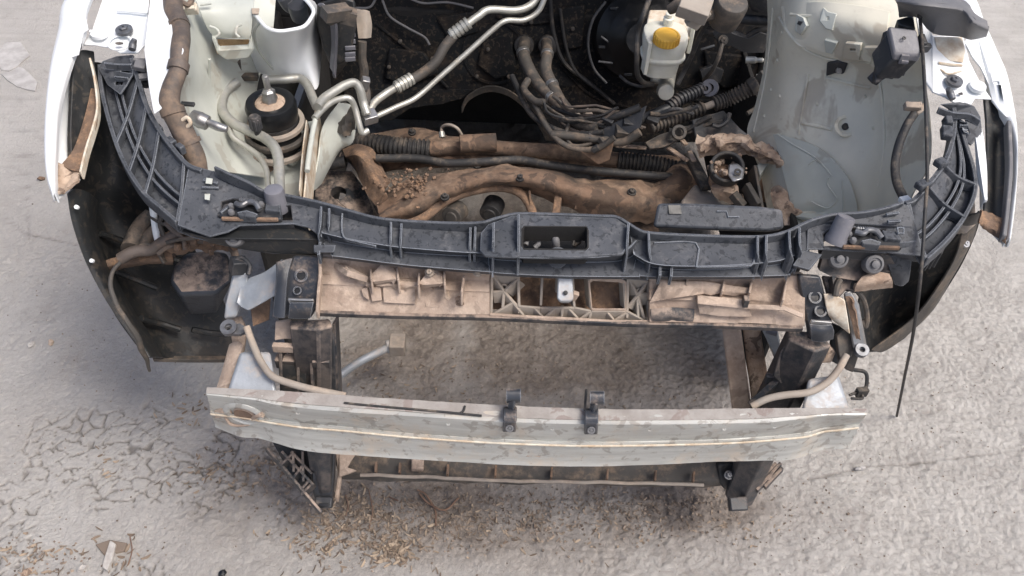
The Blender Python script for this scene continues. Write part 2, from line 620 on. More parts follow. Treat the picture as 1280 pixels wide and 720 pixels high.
def ground_fields(x, y):
    wx, wy = x + 0.03 * fbm(x * 6, y * 6, 40), y + 0.03 * fbm(x * 6, y * 6, 60)
    z = 0.010 * fbm(x * 2.2, y * 2.2, 1, 3) + 0.004 * fbm(x * 14, y * 14, 9, 3)
    # crumbly earth under and before the nose; narrow band also paints contact shadow
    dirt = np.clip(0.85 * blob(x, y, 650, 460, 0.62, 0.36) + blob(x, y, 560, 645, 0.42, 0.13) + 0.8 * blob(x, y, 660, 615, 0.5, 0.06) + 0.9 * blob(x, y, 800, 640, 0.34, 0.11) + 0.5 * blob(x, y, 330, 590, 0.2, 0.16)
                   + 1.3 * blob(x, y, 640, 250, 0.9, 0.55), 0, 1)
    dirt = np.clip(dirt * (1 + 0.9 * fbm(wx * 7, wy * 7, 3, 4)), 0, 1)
    crumb = np.abs(fbm(wx * 60, wy * 60, 21, 3))
    z = z + dirt * (0.008 * fbm(x * 30, y * 30, 12, 4) + 0.012 * crumb)
    # rough worn concrete on the right
    rough = np.clip(sst(0.05, 0.35, x + 0.35 * (0.4 - y)) , 0, 1) * (1 - 0.6 * sst(0.5, 1.6, y))
    wr = np.abs(fbm(wx * 58 + .5 * fbm(x * 80, y * 80, 34, 2), wy * 58, 31, 2))
    fin = 1 - 0.85 * sst(0.9, 1.9, y)
    z = z + fin * rough * (0.008 * wr + 0.004 * fbm(x * 90, y * 90, 33, 2))
    rest = 1 - rough
    wl = np.abs(fbm(wx * 40, wy * 40, 36, 3))
    z = z + fin * rest * 0.006 * wl * (0.5 + sst(-.2, .3, fbm(x * 4, y * 4, 95, 2)))
    pit = np.clip(1 - wr / 0.16, 0, 1) * rough + np.clip(1 - wl / 0.10, 0, 1) * rest * 0.5 + np.clip(1 - crumb / 0.16, 0, 1) * dirt * 0.7
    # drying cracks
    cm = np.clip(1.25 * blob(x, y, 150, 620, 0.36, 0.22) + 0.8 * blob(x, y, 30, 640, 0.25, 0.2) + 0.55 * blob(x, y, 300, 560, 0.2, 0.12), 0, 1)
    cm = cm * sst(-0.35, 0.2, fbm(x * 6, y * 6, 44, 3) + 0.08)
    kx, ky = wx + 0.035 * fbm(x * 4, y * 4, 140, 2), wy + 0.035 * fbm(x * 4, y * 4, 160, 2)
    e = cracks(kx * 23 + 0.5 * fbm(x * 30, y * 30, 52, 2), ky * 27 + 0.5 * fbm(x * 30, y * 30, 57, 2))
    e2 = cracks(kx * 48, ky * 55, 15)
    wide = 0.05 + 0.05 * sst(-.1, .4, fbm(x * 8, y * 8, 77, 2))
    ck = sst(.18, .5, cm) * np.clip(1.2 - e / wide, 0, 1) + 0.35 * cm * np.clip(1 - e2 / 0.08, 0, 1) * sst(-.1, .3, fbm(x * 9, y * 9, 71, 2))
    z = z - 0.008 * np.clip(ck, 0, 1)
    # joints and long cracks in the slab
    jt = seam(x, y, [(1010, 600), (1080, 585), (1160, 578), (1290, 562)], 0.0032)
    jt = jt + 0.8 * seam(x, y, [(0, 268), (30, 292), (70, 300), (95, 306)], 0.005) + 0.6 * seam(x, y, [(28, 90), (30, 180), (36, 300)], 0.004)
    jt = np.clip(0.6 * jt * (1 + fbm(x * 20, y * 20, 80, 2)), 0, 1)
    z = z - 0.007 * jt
    # faint wheel track on the left
    tr = seam(x, y, [(105, 440), (75, 500), (45, 590)], 0.05)
    z = z - 0.004 * tr
    pale = np.clip(0.25 + 1.0 * sst(0.35, 1.0, x + 0.5 * (y - 0.5)) + 0.35 * fbm(x * 3, y * 3, 90, 3), 0, 1)
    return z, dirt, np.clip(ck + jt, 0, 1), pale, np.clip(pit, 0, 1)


def axis_lines(lo, hi, d, far):
    mid = list(np.arange(lo, hi + d / 2, d))
    out, s, p = [], d, hi
    while p < far:
        s *= 1.35
        p += s
        out.append(p)
    lo_l, s, p = [], d, lo
    while p > -far:
        s *= 1.35
        p -= s
        lo_l.append(p)
    return np.array(lo_l[::-1] + mid + out)


xs = axis_lines(-1.6, 1.6, 0.0042, 80)
ys = np.concatenate([axis_lines(-0.24, 0.95, 0.0038, 80)])
keep = ys <= 0.96
ya = ys[keep]
yb, s_, p_ = [], 0.0038, ya[-1]
while p_ < 80:
    s_ = min(s_ * 1.06, 0.012) if p_ < 2.9 else s_ * 1.3
    p_ += s_
    yb.append(p_)
ys = np.concatenate([ya, np.array(yb)])
GX, GY = np.meshgrid(xs, ys)
gz_, gdirt, gck, gpale, gpit = ground_fields(GX.ravel(), GY.ravel())
near = (np.abs(GX.ravel()) < 2.6) & (GY.ravel() < 4) & (GY.ravel() > -1.2)
gz_ = np.where(near, gz_, 0.0)
nx, ny = len(xs), len(ys)
co = np.stack([GX.ravel(), GY.ravel(), gz_], 1).astype(np.float32)
ii = (np.arange(ny - 1)[:, None] * nx + np.arange(nx - 1)[None, :]).ravel()
quads = np.stack([ii, ii + 1, ii + nx + 1, ii + nx], 1).astype(np.int32)
gm = bpy.data.meshes.new('ground')
gm.vertices.add(nx * ny)
gm.vertices.foreach_set('co', co.ravel())
gm.loops.add(quads.size)
gm.loops.foreach_set('vertex_index', quads.ravel())
gm.polygons.add(len(quads))
gm.polygons.foreach_set('loop_start', np.arange(0, quads.size, 4, dtype=np.int32))
gm.polygons.foreach_set('loop_total', np.full(len(quads), 4, dtype=np.int32))
gm.polygons.foreach_set('use_smooth', np.ones(len(quads), dtype=bool))
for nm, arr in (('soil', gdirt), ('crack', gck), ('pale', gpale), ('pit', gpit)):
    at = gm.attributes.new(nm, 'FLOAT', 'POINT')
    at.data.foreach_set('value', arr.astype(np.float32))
gm.update(calc_edges=True)
gm.validate()


def ground_material():
    m = bpy.data.materials.new('worn_concrete')
    m.use_nodes = True
    N, K = m.node_tree.nodes, m.node_tree.links
    bs = N['Principled BSDF']
    pos = N.new('ShaderNodeNewGeometry').outputs['Position']

    def noi(s, d=8, r=0.65, dist=0.0):
        n = N.new('ShaderNodeTexNoise')
        n.inputs['Scale'].default_value = s
        n.inputs['Detail'].default_value = d
        n.inputs['Roughness'].default_value = r
        n.inputs['Distortion'].default_value = dist
        K.new(pos, n.inputs['Vector'])
        return n.outputs['Fac']

    def ramp(f, a, b):
        r = N.new('ShaderNodeMapRange')
        r.interpolation_type = 'SMOOTHSTEP'
        r.inputs['From Min'].default_value = a
        r.inputs['From Max'].default_value = b
        K.new(f, r.inputs['Value'])
        return r.outputs[0]

    def mix(f, a, b):
        x = N.new('ShaderNodeMix')
        x.data_type = 'RGBA'
        K.new(f, x.inputs['Factor'])
        for s, v in ((x.inputs[6], a), (x.inputs[7], b)):
            if isinstance(v, tuple):
                s.default_value = (*v, 1)
            else:
                K.new(v, s)
        return x.outputs[2]

    def att(n):
        a = N.new('ShaderNodeAttribute')
        a.attribute_name = n
        return a.outputs['Fac']

    def mul(a, b):
        x = N.new('ShaderNodeMath')
        x.operation = 'MULTIPLY'
        for i, v in enumerate((a, b)):
            if isinstance(v, (int, float)):
                x.inputs[i].default_value = v
            else:
                K.new(v, x.inputs[i])
        return x.outputs[0]
    col = mix(ramp(noi(2.2), 0.3, 0.7), (0.385, 0.365, 0.343), (0.475, 0.455, 0.43))
    col = mix(att('pale'), col, mix(ramp(noi(9), 0.3, 0.7), (0.44, 0.42, 0.39), (0.54, 0.52, 0.485)))
    col = mix(mul(ramp(noi(14, 7, 0.7, 1.0), 0.50, 0.70), 0.35), col, (0.31, 0.28, 0.255))
    col = mix(mul(ramp(noi(120, 4, 0.6), 0.58, 0.70), 0.5), col, (0.52, 0.50, 0.47))
    col = mix(mul(ramp(noi(150, 3, 0.6), 0.66, 0.74), 0.6), col, (0.14, 0.12, 0.105))
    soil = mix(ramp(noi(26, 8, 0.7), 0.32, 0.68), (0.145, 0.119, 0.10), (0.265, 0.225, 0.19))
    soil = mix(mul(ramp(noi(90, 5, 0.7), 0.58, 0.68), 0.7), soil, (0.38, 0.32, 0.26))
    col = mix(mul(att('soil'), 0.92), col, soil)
    col = mix(mul(att('pit'), 0.38), col, (0.24, 0.215, 0.195))  # pits tinted darker to stand in for weak relief shading
    col = mix(mul(att('crack'), 0.65), col, (0.085, 0.075, 0.068))  # shade inside the cracks painted into the colour
    K.new(col, bs.inputs['Base Color'])
    bs.inputs['Roughness'].default_value = 0.93
    bs.inputs['Specular IOR Level'].default_value = 0.25
    b = N.new('ShaderNodeBump')
    b.inputs['Strength'].default_value = 0.9
    b.inputs['Distance'].default_value = 0.010
    K.new(noi(95, 9, 0.72, 0.8), b.inputs['Height'])
    K.new(b.outputs[0], bs.inputs['Normal'])
    return m


gm.materials.append(ground_material())
ground = bpy.data.objects.new('ground', gm)
C.objects.link(ground)
tag(ground, 'worn grey concrete and cracked dried mud ground', kind='structure')


def gz(x, y):
    return float(ground_fields(np.array([x]), np.array([y]))[0][0])

# ================================================================== THE CAR
car = bpy.data.objects.new('car', None)
C.objects.link(car)
tag(car, 'white vehicle front end stripped of bumper, grille and engine, bare bay showing', 'car')


def part(m, name, mat, bevel=0.0, parent=None, label=None, smooth=35):
    return m.out(name, MT[mat], parent or car, bevel, smooth, label)


def bolt(c, axis, r, mat='steel', parent=None, name='bolt', h=0.008, washer=1.5):
    m = M().lathe(c, axis, [(r * washer, -0.004), (r * washer, 0.001), (r * washer * .97, 0.002)], 20)
    m.lathe(c, axis, [(r, 0.0), (r, h), (r * .82, h + .0015), (r * .3, h + .0016), (r * .25, h - .001)], 6)
    return part(m, name, mat, 0, parent, smooth=30)


# ---------------------------------------------------------------- firewall, cabin shell
FW0, FWN = Vector((0, 1.36, 0.5)), Vector((0, -0.96, 0.28)).normalized()


def FW(x, y, d=0.0):
    return PL(x, y, FW0 + FWN * d, FWN)


m = M()
rows = []
for y in (-60, -10, 40, 80, 112):
    rows.append([FW(x, y) for x in (400, 500, 600, 700, 800, 900, 1010)])
m.patch(rows, 5, 0.02, rough=0.012, rscale=9)
# lower edge with the tunnel arch
m2 = M()
edge = [(430, 112), (430, 150), (468, 152), (492, 150), (512, 136), (536, 132), (556, 130), (562, 127), (578, 124), (590, 114), (612, 106), (640, 114), (660, 134), (682, 176), (720, 178), (1010, 178), (1010, 112)]
m2.plate([FW(x, y, 0.004) for x, y in edge], 0.015)
fwall = part(m, 'firewall', 'fire', label='soot black bulkhead at the back of the engine bay')
lowp = part(m2, 'lower_panel', 'fire', 0.002, fwall)
m = M().lip([FW(x, y, .02) for x, y in [(577, 134), (584, 120), (600, 110), (616, 107), (635, 112), (652, 124), (664, 138)]], 0.022, 0.006, 5)
part(m, 'tunnel_flange', 'hose', 0.001, fwall)
# round access cover, seam ribs
m = M().ringed(FW(618, 66, .002), FWN, .098, .090, .006, 40)
part(m, 'cover_ring', 'fire', 0, fwall)
for pts in ([(478, 0), (487, 20), (508, 34), (530, 46), (537, 56)], [(512, -2), (530, 4), (560, 3), (592, 10)], [(443, 10), (462, 9), (470, -2)]):
    part(M().tube([FW(x, y, .02) for x, y in pts], .0035, 8), 'brake_line', 'grey')
part(M().tube([FW(x, y, .018) for x, y in [(688, 0), (692, 40), (705, 78), (735, 102), (768, 130)]], .006, 8), 'wiring_branch', 'rubber')
part(M().tube([FW(x, y, .02) for x, y in [(700, 10), (708, 60), (722, 92), (755, 118)]], .005, 8), 'wiring_branch', 'rubber')
m = M()
m.box((0, 2.45, 0.62), (1.5, 2.1, 0.05))
m.box((-.79, 2.4, 0.47), (.12, 2.1, 0.30))
m.box((.79, 2.4, 0.47), (.12, 2.1, 0.30))
m.box((0, 3.52, 0.45), (1.7, .08, 0.5))
m.box((0, 1.44, 0.93), (1.5, .10, 0.32), (0, 0, 0))
part(m, 'floor_pan', 'under', 0.01, label='dark underside and sills behind the bulkhead')
m = M().patch([[Vector((x, y, z)) for x in (-.86, -.4, 0, .4, .86)] for y, z in ((1.22, 1.08), (1.4, 1.12), (1.62, 1.13))], 3, .01)
part(m, 'cowl_panel', 'black', 0)
m = M().box((0, 1.75, 0.28), (1.5, .04, .56)).box((0, 1.6, .58), (1.5, .4, .04))
part(m, 'light_block_plates', 'under', .004)  # dark plates added to keep the bulkhead opening black
for x in (-.60, .68):
    part(M().box((x, 1.05, .30), (.012, 1.1, .52)), 'light_block_wall', 'under', .002)  # black walls added under the inner wings to stop side light

# ---------------------------------------------------------------- brake servo and fluid reservoir
bc = FW(800, 46, .09)
bax = (FWN + Vector((0, 0, .15))).normalized()
m = M().lathe(bc - bax * .07, bax, [(.128, -.04), (.135, .0), (.135, .03), (.128, .042), (.126, .055), (.098, .075), (.09, .085), (.06, .098), (.045, .12), (.001, .121)], 48)
servo = part(m, 'brake_servo', 'gloss', label='round black brake servo')
m = M()
for a in range(6):
    t = a * math.pi / 3 + .3
    _, u, v = frame(bax)
    p = bc + (u * math.cos(t) + v * math.sin(t)) * .112
    m.bar(p - u * .012, p + u * .012, .008, .02, bax)
part(m, 'clamp_tab', 'gloss', 0.001, servo)
# master cylinder: from the servo nose out and down towards the viewer
zc = .70
mc0, mc1 = V(838, 70, 1.20), V(832, 116, 1.03)
mc1 = U(832, 114, .69)
mdir = (mc1 - mc0).normalized()
m = M().tube([mc0, mc0.lerp(mc1, .5), mc1 - mdir * .02, mc1], [.024, .022, .020, .0205], 20, 3)
m.lathe(mc1 + Vector((0, -.004, 0)), (0, -1, .35), [(.0215, -.02), (.0215, 0), (.0195, .004), (.012, .0045)], 24)
m.lathe(mc1.lerp(mc0, .3) + Vector((-.025, 0, 0)), (-1, -.2, .2), [(.012, -.02), (.012, .006), (.008, .012), (.007, .018)], 14)
mcyl = part(m, 'master_cylinder', 'alu', 0, servo, label='grey cast master cylinder')

RZ = .86


def slab(outline, z0, z1, inset=0.0):
    """vertical-walled vessel: px outline at the top rim"""
    a = L(*[(x, y, z1) for x, y in outline])
    c = sum(a, Vector()) / len(a)
    b = [p + (c - p) * inset + Vector((0, 0, z0 - z1)) for p in a]
    return a, b


res_c = U(836, 47, .835)


def vessel(c, hx, hy, z, n=28, pw=3.0, front=1.0):
    out = []
    for k in range(n):
        t = 2 * math.pi * k / n
        ct, st = math.cos(t), math.sin(t)
        out.append(Vector((c.x + hx * math.copysign(abs(ct) ** (2 / pw), ct), c.y + hy * math.copysign(abs(st) ** (2 / pw), st), z)))
    return out


def loft_rings(m, rings, cap=True):
    n = len(rings[0])
    vs = [p for r in rings for p in r]
    fs = []
    for k in range(len(rings) - 1):
        for q in range(n):
            q2 = (q + 1) % n
            fs.append((k * n + q, k * n + q2, (k + 1) * n + q2, (k + 1) * n + q))
    fs.append(tuple(range(n - 1, -1, -1)))
    fs.append(tuple((len(rings) - 1) * n + q for q in range(n)))
    return m.add(vs, fs)


m = M()
cc = U(833, 40, .845)
rg = []
for (dz, hx, hy, oy) in ((-.118, .030, .022, .0), (-.112, .042, .032, .0), (-.072, .046, .038, 0), (-.066, .054, .045, 0), (-.058, .057, .047, 0), (-.053, .052, .042, 0), (-.02, .056, .046, 0), (-.004, .054, .048, .008), (.0, .046, .042, .012)):
    rg.append(vessel(Vector((cc.x, cc.y + oy, 0)), hx, hy, cc.z + dz))
loft_rings(m, rg)
resv = part(m, 'brake_fluid_reservoir', 'tank', 0.0015, None, 'translucent white brake fluid reservoir with yellow cap', smooth=50)
capc = U(834, 43, .862)
prof = []
m = M().lathe(capc, (0, -.06, 1), [(.0305, -.022), (.0315, -.02), (.0315, -.002), (.0295, .001), (.026, .0012), (.025, -.0005), (.0, -.0005)], 48)
for k in range(24):
    t = 2 * math.pi * k / 24
    p = capc + Vector((math.cos(t) * .031, math.sin(t) * .031, -.011))
    m.box(p, (.004, .004, .018), (0, 0, math.degrees(t)))
part(m, 'cap', 'yellow', 0.0006, resv)
m = M().lathe(U(836, 22, .865), (0, -.1, 1), [(.013, -.03), (.013, .0), (.009, .002), (.009, .012), (.004, .014)], 18)
part(m, 'filler_neck', 'tank', 0, resv)
part(M().box(U(808, 70, .80), (.010, .03, .09), (0, 0, 10)), 'mounting_strap', 'tank', .002, resv)
part(M().box(U(864, 48, .82), (.010, .03, .07), (0, 0, -10)), 'mounting_strap', 'tank', .002, resv)
part(M().plate(L((812, 12, .85), (840, 12, .85), (864, 22, .85), (868, 30, .84), (862, 48, .83), (806, 40, .83)), .012), 'back_plate', 'cream', .003, resv)
for pts in ([(812, -2, .95), (803, 22, .92), (797, 40, .88), (796, 70, .83), (797, 94, .77), (806, 104, .72), (816, 105, .70)],
            [(775, 95, .7), (785, 103, .7), (800, 108, .7), (815, 106, .7)],
            [(905, 5, .96), (888, 22, .93), (876, 42, .88), (866, 66, .82), (857, 85, .76), (847, 105, .72)]):
    part(M().tube(L(*pts), .0065 if pts[0][0] != 775 else .004, 10), 'brake_hose', 'rubber')
part(M().tube([FW(x, y, .11) for x, y in [(757, 2), (741, 25), (735, 55), (742, 85), (758, 104)]], .004, 8), 'brake_line', 'black')

# stuff right of the reservoir
m = M().tube(L((838, 12, .93), (852, 6, .95), (868, 10, .95), (884, 18, .95), (900, 14, .95), (908, 20, .94)), [.012, .016, .012, .015, .016, .012], 12, 5, wob=.006)
part(m, 'pipe_union', 'hose')
m = M().lathe(U(913, 8, .97), (0.1, -.35, 1), [(.036, -.05), (.038, -.02), (.038, .01), (.034, .018), (.02, .02), (.0, .02)], 28)
part(m, 'canister', 'hose', 0.001, None, 'grey dusty canister at the back of the bay')
m = M().box(U(868, 10, .975), (.07, .05, .035), (20, 10, -15)).box(U(872, 22, .95), (.035, .02, .05), (10, 30, 20))
part(m, 'harness_plug', 'palehose', 0.002)
m = M().plate([V(*p) for p in ((930, -8, 1.15), (985, -8, 1.1), (978, 22, 1.08), (962, 20, 1.1), (940, 14, 1.15))], .05)
part(m, 'cowl_bracket', 'black', .003)
part(M().tube([V(*p) for p in ((886, 26, 1.18), (925, 24, 1.16), (965, 26, 1.12), (985, 20, 1.08))], .013, 12), 'steering_tube', 'black')
part(M().tube([V(*p) for p in ((880, 40, 1.2), (896, 42, 1.16), (905, 38, 1.15), (918, 42, 1.15), (932, 46, 1.15), (945, 38, 1.15), (962, 36, 1.15))], .008, 10), 'brake_hose', 'rubber')
m = M().plate([V(*p) for p in ((892, 44, 1.14), (905, 36, 1.14), (922, 44, 1.14), (935, 48, 1.14), (950, 40, 1.14), (962, 44, 1.14), (955, 66, 1.14), (930, 66, 1.14), (914, 58, 1.14), (898, 56, 1.14))], .02)
part(m, 'servo_bracket', 'black', .002)
bolt(V(904, 50, 1.135), (0, -1, .5), .009, 'hose')
part(M().tube([V(*p) for p in ((903, 54, 1.13), (898, 72, 1.1), (890, 88, 1.1), (880, 100, 1.12))], .006, 8), 'brake_hose', 'hose')
m = M().plate([FW(x, y, .03) for x, y in ((875, 88), (890, 82), (905, 88), (900, 104), (880, 108))], .02)
part(m, 'grommet', 'black', .002)
for a, b in (((876, 61), (893, 56)), ((752, 45), (766, 55)), ((748, 76), (766, 78))):
    part(M().bar(FW(*a, .10), FW(*b, .10), .006, .004), 'foil_tag', 'darksteel', .0005)

# ---------------------------------------------------------------- air conditioning and heater pipes
def ac(pts, r, name='ac_pipe', mat='alu'):
    return part(M().tube([V(*p) for p in pts], r, 16, 8), name, mat)


Yb = 1.18
p1 = ac([(674, -8, 1.24), (664, 6, 1.22), (645, 13, 1.2), (612, 12, 1.18), (598, 20, 1.16), (584, 30, 1.14)], .0105)
p2 = ac([(683, -8, 1.22), (673, 14, 1.2), (655, 25, 1.18), (632, 26, 1.16), (615, 38, 1.14), (585, 65, 1.1), (550, 96, 1.05), (520, 122, 1.0), (495, 134, .96), (469, 146, .92)], .0075)
hs = part(M().tube([V(*p) for p in ((572, 39, 1.13), (556, 58, 1.1), (544, 78, 1.07), (524, 94, 1.04), (505, 104, 1.01))], .0135, 16), 'ac_hose', 'hose')


def crimp(a, b, r, par):
    a, b = V(*a), V(*b)
    m = M()
    d = (b - a)
    prof = []
    for k in range(5):
        h = d.length * k / 5
        prof += [(r * 1.12, h), (r * 1.12, h + d.length * .13), (r * .94, h + d.length * .14), (r * .94, h + d.length * .195)]
    m.lathe(a, d, prof, 20)
    part(m, 'crimp_sleeve', 'alu', 0, par)


crimp((586, 28, 1.14), (563, 45, 1.12), .0155, hs)
crimp((515, 98, 1.025), (494, 110, .995), .0155, hs)
ac([(497, 108, 1.0), (482, 117, .98), (468, 128, .95), (461, 140, .92)], .0105)
hh = [(656, 52, 1.3), (654, 66, 1.22), (660, 84, 1.16), (672, 104, 1.1), (690, 122, 1.04), (706, 138, .98), (722, 152, .94), (748, 160, .9)]
part(M().tube([V(*p) for p in hh], .0175, 16), 'heater_hose', 'hose')
hh = [(683, 54, 1.3), (684, 68, 1.2), (682, 86, 1.14), (690, 106, 1.08), (700, 126, 1.02), (716, 146, .97)]
part(M().tube([V(*p) for p in hh], .0165, 16), 'heater_hose', 'hose')
m = M().lathe(FW(655, 55, .0), FWN, [(.03, 0), (.03, .02), (.022, .024)], 24).lathe(FW(685, 55, 0), FWN, [(.03, 0), (.03, .02), (.022, .024)], 24)
part(m, 'grommet', 'rubber', .001)


def ring_on(pts, r, w_, name, mat, par=None):
    p, q = Vector(pts[0]), Vector(pts[1])
    d = (q - p).normalized()
    m = M().lathe(p, d, [(r, -w_ / 2), (r * 1.1, -w_ / 2), (r * 1.1, w_ / 2), (r, w_ / 2)], 20)
    return part(m, name, mat, .0006, par)


for a, b, r in (((654, 66, 1.22), (660, 84, 1.16), .0178), ((684, 68, 1.2), (682, 86, 1.14), .0168), ((690, 122, 1.04), (706, 138, .98), .018), ((690, 106, 1.08), (700, 126, 1.02), .017)):
    ring_on([V(*a), V(*b)], r, .012, 'hose_clamp', 'steel')
for a, b, r in (((800, 150, .94), (815, 143, .95), .0135), ((745, 186, .84), (768, 172, .84), .009), ((735, 152, .92), (770, 145, .9), .0105)):
    ring_on([V(*a), V(*b)], r, .018, 'tape_band', 'rubber')
# hose branch and brackets around the gearbox opening
for pts, r, mt in (([(660, 100, 1.1), (655, 112, 1.06), (668, 126, 1.0), (680, 128, .98)], .010, 'hose'),
                   ([(640, 95, 1.15), (662, 140, 1.0), (690, 160, .93), (720, 168, .9), (755, 165, .88)], .008, 'rubber'),
                   ([(668, 130, 1.0), (690, 168, .9), (715, 185, .86), (745, 186, .84), (768, 172, .84)], .008, 'hose'),
                   ([(712, 150, .95), (730, 150, .93), (745, 160, .9), (740, 178, .87), (716, 182, .87), (708, 168, .9), (712, 152, .94)], .005, 'hose'),
                   ([(690, 168, .9), (730, 172, .88), (775, 178, .86), (800, 165, .86)], .011, 'hose'),
                   ([(700, 150, .95), (735, 152, .92), (770, 145, .9), (800, 134, .9)], .010, 'rubber')):
    part(M().tube([V(*p) for p in pts], r, 12), 'wiring_loom', mt)
for p, s_, rz in (((718, 142, .96), (.05, .015, .012), -35), ((738, 146, .93), (.05, .018, .012), -55), ((780, 165, .88), (.05, .03, .02), 10), ((757, 176, .86), (.04, .02, .015), 35)):
    part(M().box(V(*p), s_, (10, 15, rz)), 'harness_plug', 'palehose' if s_[2] < .014 else 'hose', .002)
m = M().plate([V(*p) for p in ((730, 192, .87), (766, 178, .86), (800, 160, .87), (808, 132, .9), (780, 146, .9), (742, 168, .88))], .012)
part(m, 'loom_bracket', 'black', .002)
m = M().plate([V(*p) for p in ((726, 190, .84), (768, 176, .84), (762, 200, .84), (748, 206, .84))], .008)
part(m, 'loom_bracket', 'mud', .002)

# corrugated looms on the right of the bay
def convo(a, r, n, mat='black', amp=.12):
    return part(M().tube([V(*p) for p in a], r, 16, rings=n, amp=amp), 'corrugated_loom', mat)


convo([(836, 134, .98), (850, 124, 1.0), (866, 117, 1.02), (880, 110, 1.04)], .0165, 11)
m = M().ringed(V(888, 110, 1.045), (-.4, -.8, .55), .023, .012, .016, 24).ringed(V(884, 111, 1.04), (-.4, -.8, .55), .014, .007, .022, 18)
part(m, 'loom_end_ring', 'box')
part(M().tube([V(*p) for p in ((800, 150, .94), (815, 143, .95), (828, 138, .97), (838, 134, .98))], .013, 12), 'corrugated_loom', 'black')
convo([(812, 160, .92), (830, 153, .94), (855, 144, .96), (880, 134, .98)], .0165, 14, 'hose')
convo([(892, 130, .99), (910, 124, 1.0), (924, 117, 1.0), (938, 110, 1.0)], .0185, 11, 'hose')
part(M().tube([V(*p) for p in ((878, 135, .98), (886, 132, .985), (894, 129, .99))], .010, 12), 'loom_joint', 'palehose')
m = M().lathe(V(941, 108, 1.0), (.8, .2, .5), [(.022, -.01), (.024, 0), (.024, .012), (.017, .016)], 20).box(V(955, 98, 1.0), (.03, .03, .03), (20, 10, 30))
part(m, 'loom_plug', 'hose', .001)
for c in ((942, 75), (955, 97)):
    m = M().lathe(V(*c, 1.02), (1, -.2, .15), [(.009, -.02), (.009, .004), (.006, .008), (.006, .022), (.003, .026)], 14)
    part(m, 'brake_union', 'alu', 0)
part(M().tube([V(*p) for p in ((955, 104, 1.0), (950, 120, 1.0), (945, 134, .98), (934, 142, .96))], .006, 8), 'brake_line', 'hose')
m = M().plate([V(*p) for p in ((865, 150, .93), (905, 138, .96), (925, 160, .94), (940, 172, .92), (905, 178, .9), (870, 176, .9))], .03)
part(m, 'gusset_plate', 'black', .003)
part(M().tube([V(*p) for p in ((912, 142, .94), (908, 152, .92), (898, 158, .91), (890, 156, .91))], .006, 8), 'brake_line', 'black')
m = M().plate([V(*p) for p in ((806, 178, .88), (825, 168, .89), (852, 160, .9), (856, 172, .89), (830, 184, .86), (812, 186, .86))], .012)
m.ringed(V(848, 166, .885), (0, -.7, .7), .02, .011, .012)
part(m, 'loom_bracket', 'hose', .002)

for c in ((596, 206, .43), (676, 210, .44), (742, 216, .44), (790, 240, .47), (650, 222, .50), (556, 246, .46)):
    bolt(U(*c), (0, -.25, 1), .008, 'rubber')

# moulded pads and clips on the bulkhead, extra wiring low in the middle
for pts in ([(486, 60), (530, 66), (548, 92), (512, 108), (480, 98)], [(604, 52), (640, 40), (646, 92), (618, 100), (596, 82)], [(700, 10), (732, 6), (728, 60), (706, 64)], [(545, 22), (592, 14), (600, 40), (560, 52)], [(880, 64), (930, 70), (940, 100), (905, 112), (884, 96)]):
    part(M().plate([FW(x, y, .014) for x, y in pts], .02), 'insulation_pad', 'fire', .006, fwall)
for pts in ([(470, 30), (520, 70), (560, 110)], [(620, 20), (650, 30), (690, 26)], [(700, 80), (740, 120), (800, 138)], [(850, 120), (880, 126), (930, 124)]):
    part(M().tube([FW(x, y, .004) for x, y in pts], .005, 8), 'pressed_bead', 'fire', 0, fwall)
for x, y in ((500, 52), (486, 84), (540, 74), (610, 62), (636, 96), (716, 36), (576, 34), (664, 28), (596, 96)):
    part(M().lathe(FW(x, y, .02), FWN, [(.006, -.01), (.006, .002), (.003, .004)], 10), 'panel_clip', 'hose', 0, fwall)
random.seed(44)
for i in range(9):
    x0, y0 = random.uniform(672, 720), random.uniform(118, 150)
    pts = [V(x0, y0, .98), V(x0 + random.uniform(8, 26), y0 + random.uniform(8, 20), .94), V(x0 + random.uniform(36, 60), y0 + random.uniform(12, 34), .91), V(x0 + random.uniform(76, 116), y0 + random.uniform(0, 40), .90)]
    part(M().tube(pts, random.uniform(.003, .0065), 8, wob=.008), 'loose_wire', ('rubber', 'hose', 'loom')[i % 3])
for i in range(6):
    x0, y0 = random.uniform(800, 850), random.uniform(140, 176)
    pts = [V(x0, y0, .93), V(x0 + random.uniform(10, 24), y0 + random.uniform(-14, 4), .93), V(x0 + random.uniform(36, 60), y0 + random.uniform(-20, 0), .93)]
    part(M().tube(pts, random.uniform(.004, .008), 8, wob=.008), 'loose_wire', ('rubber', 'hose', 'black')[i % 3])
for c in ((760, 150, .90), (742, 172, .88), (786, 154, .89), (816, 150, .925)):
    part(M().box(V(*c), (.032, .02, .016), (15, 10, random.uniform(-50, 50))), 'wiring_plug', 'black', .002)

# ---------------------------------------------------------------- subframe, steering rack, low down in the bay
def SF(x, y, z=.42):
    return U(x, y, z)


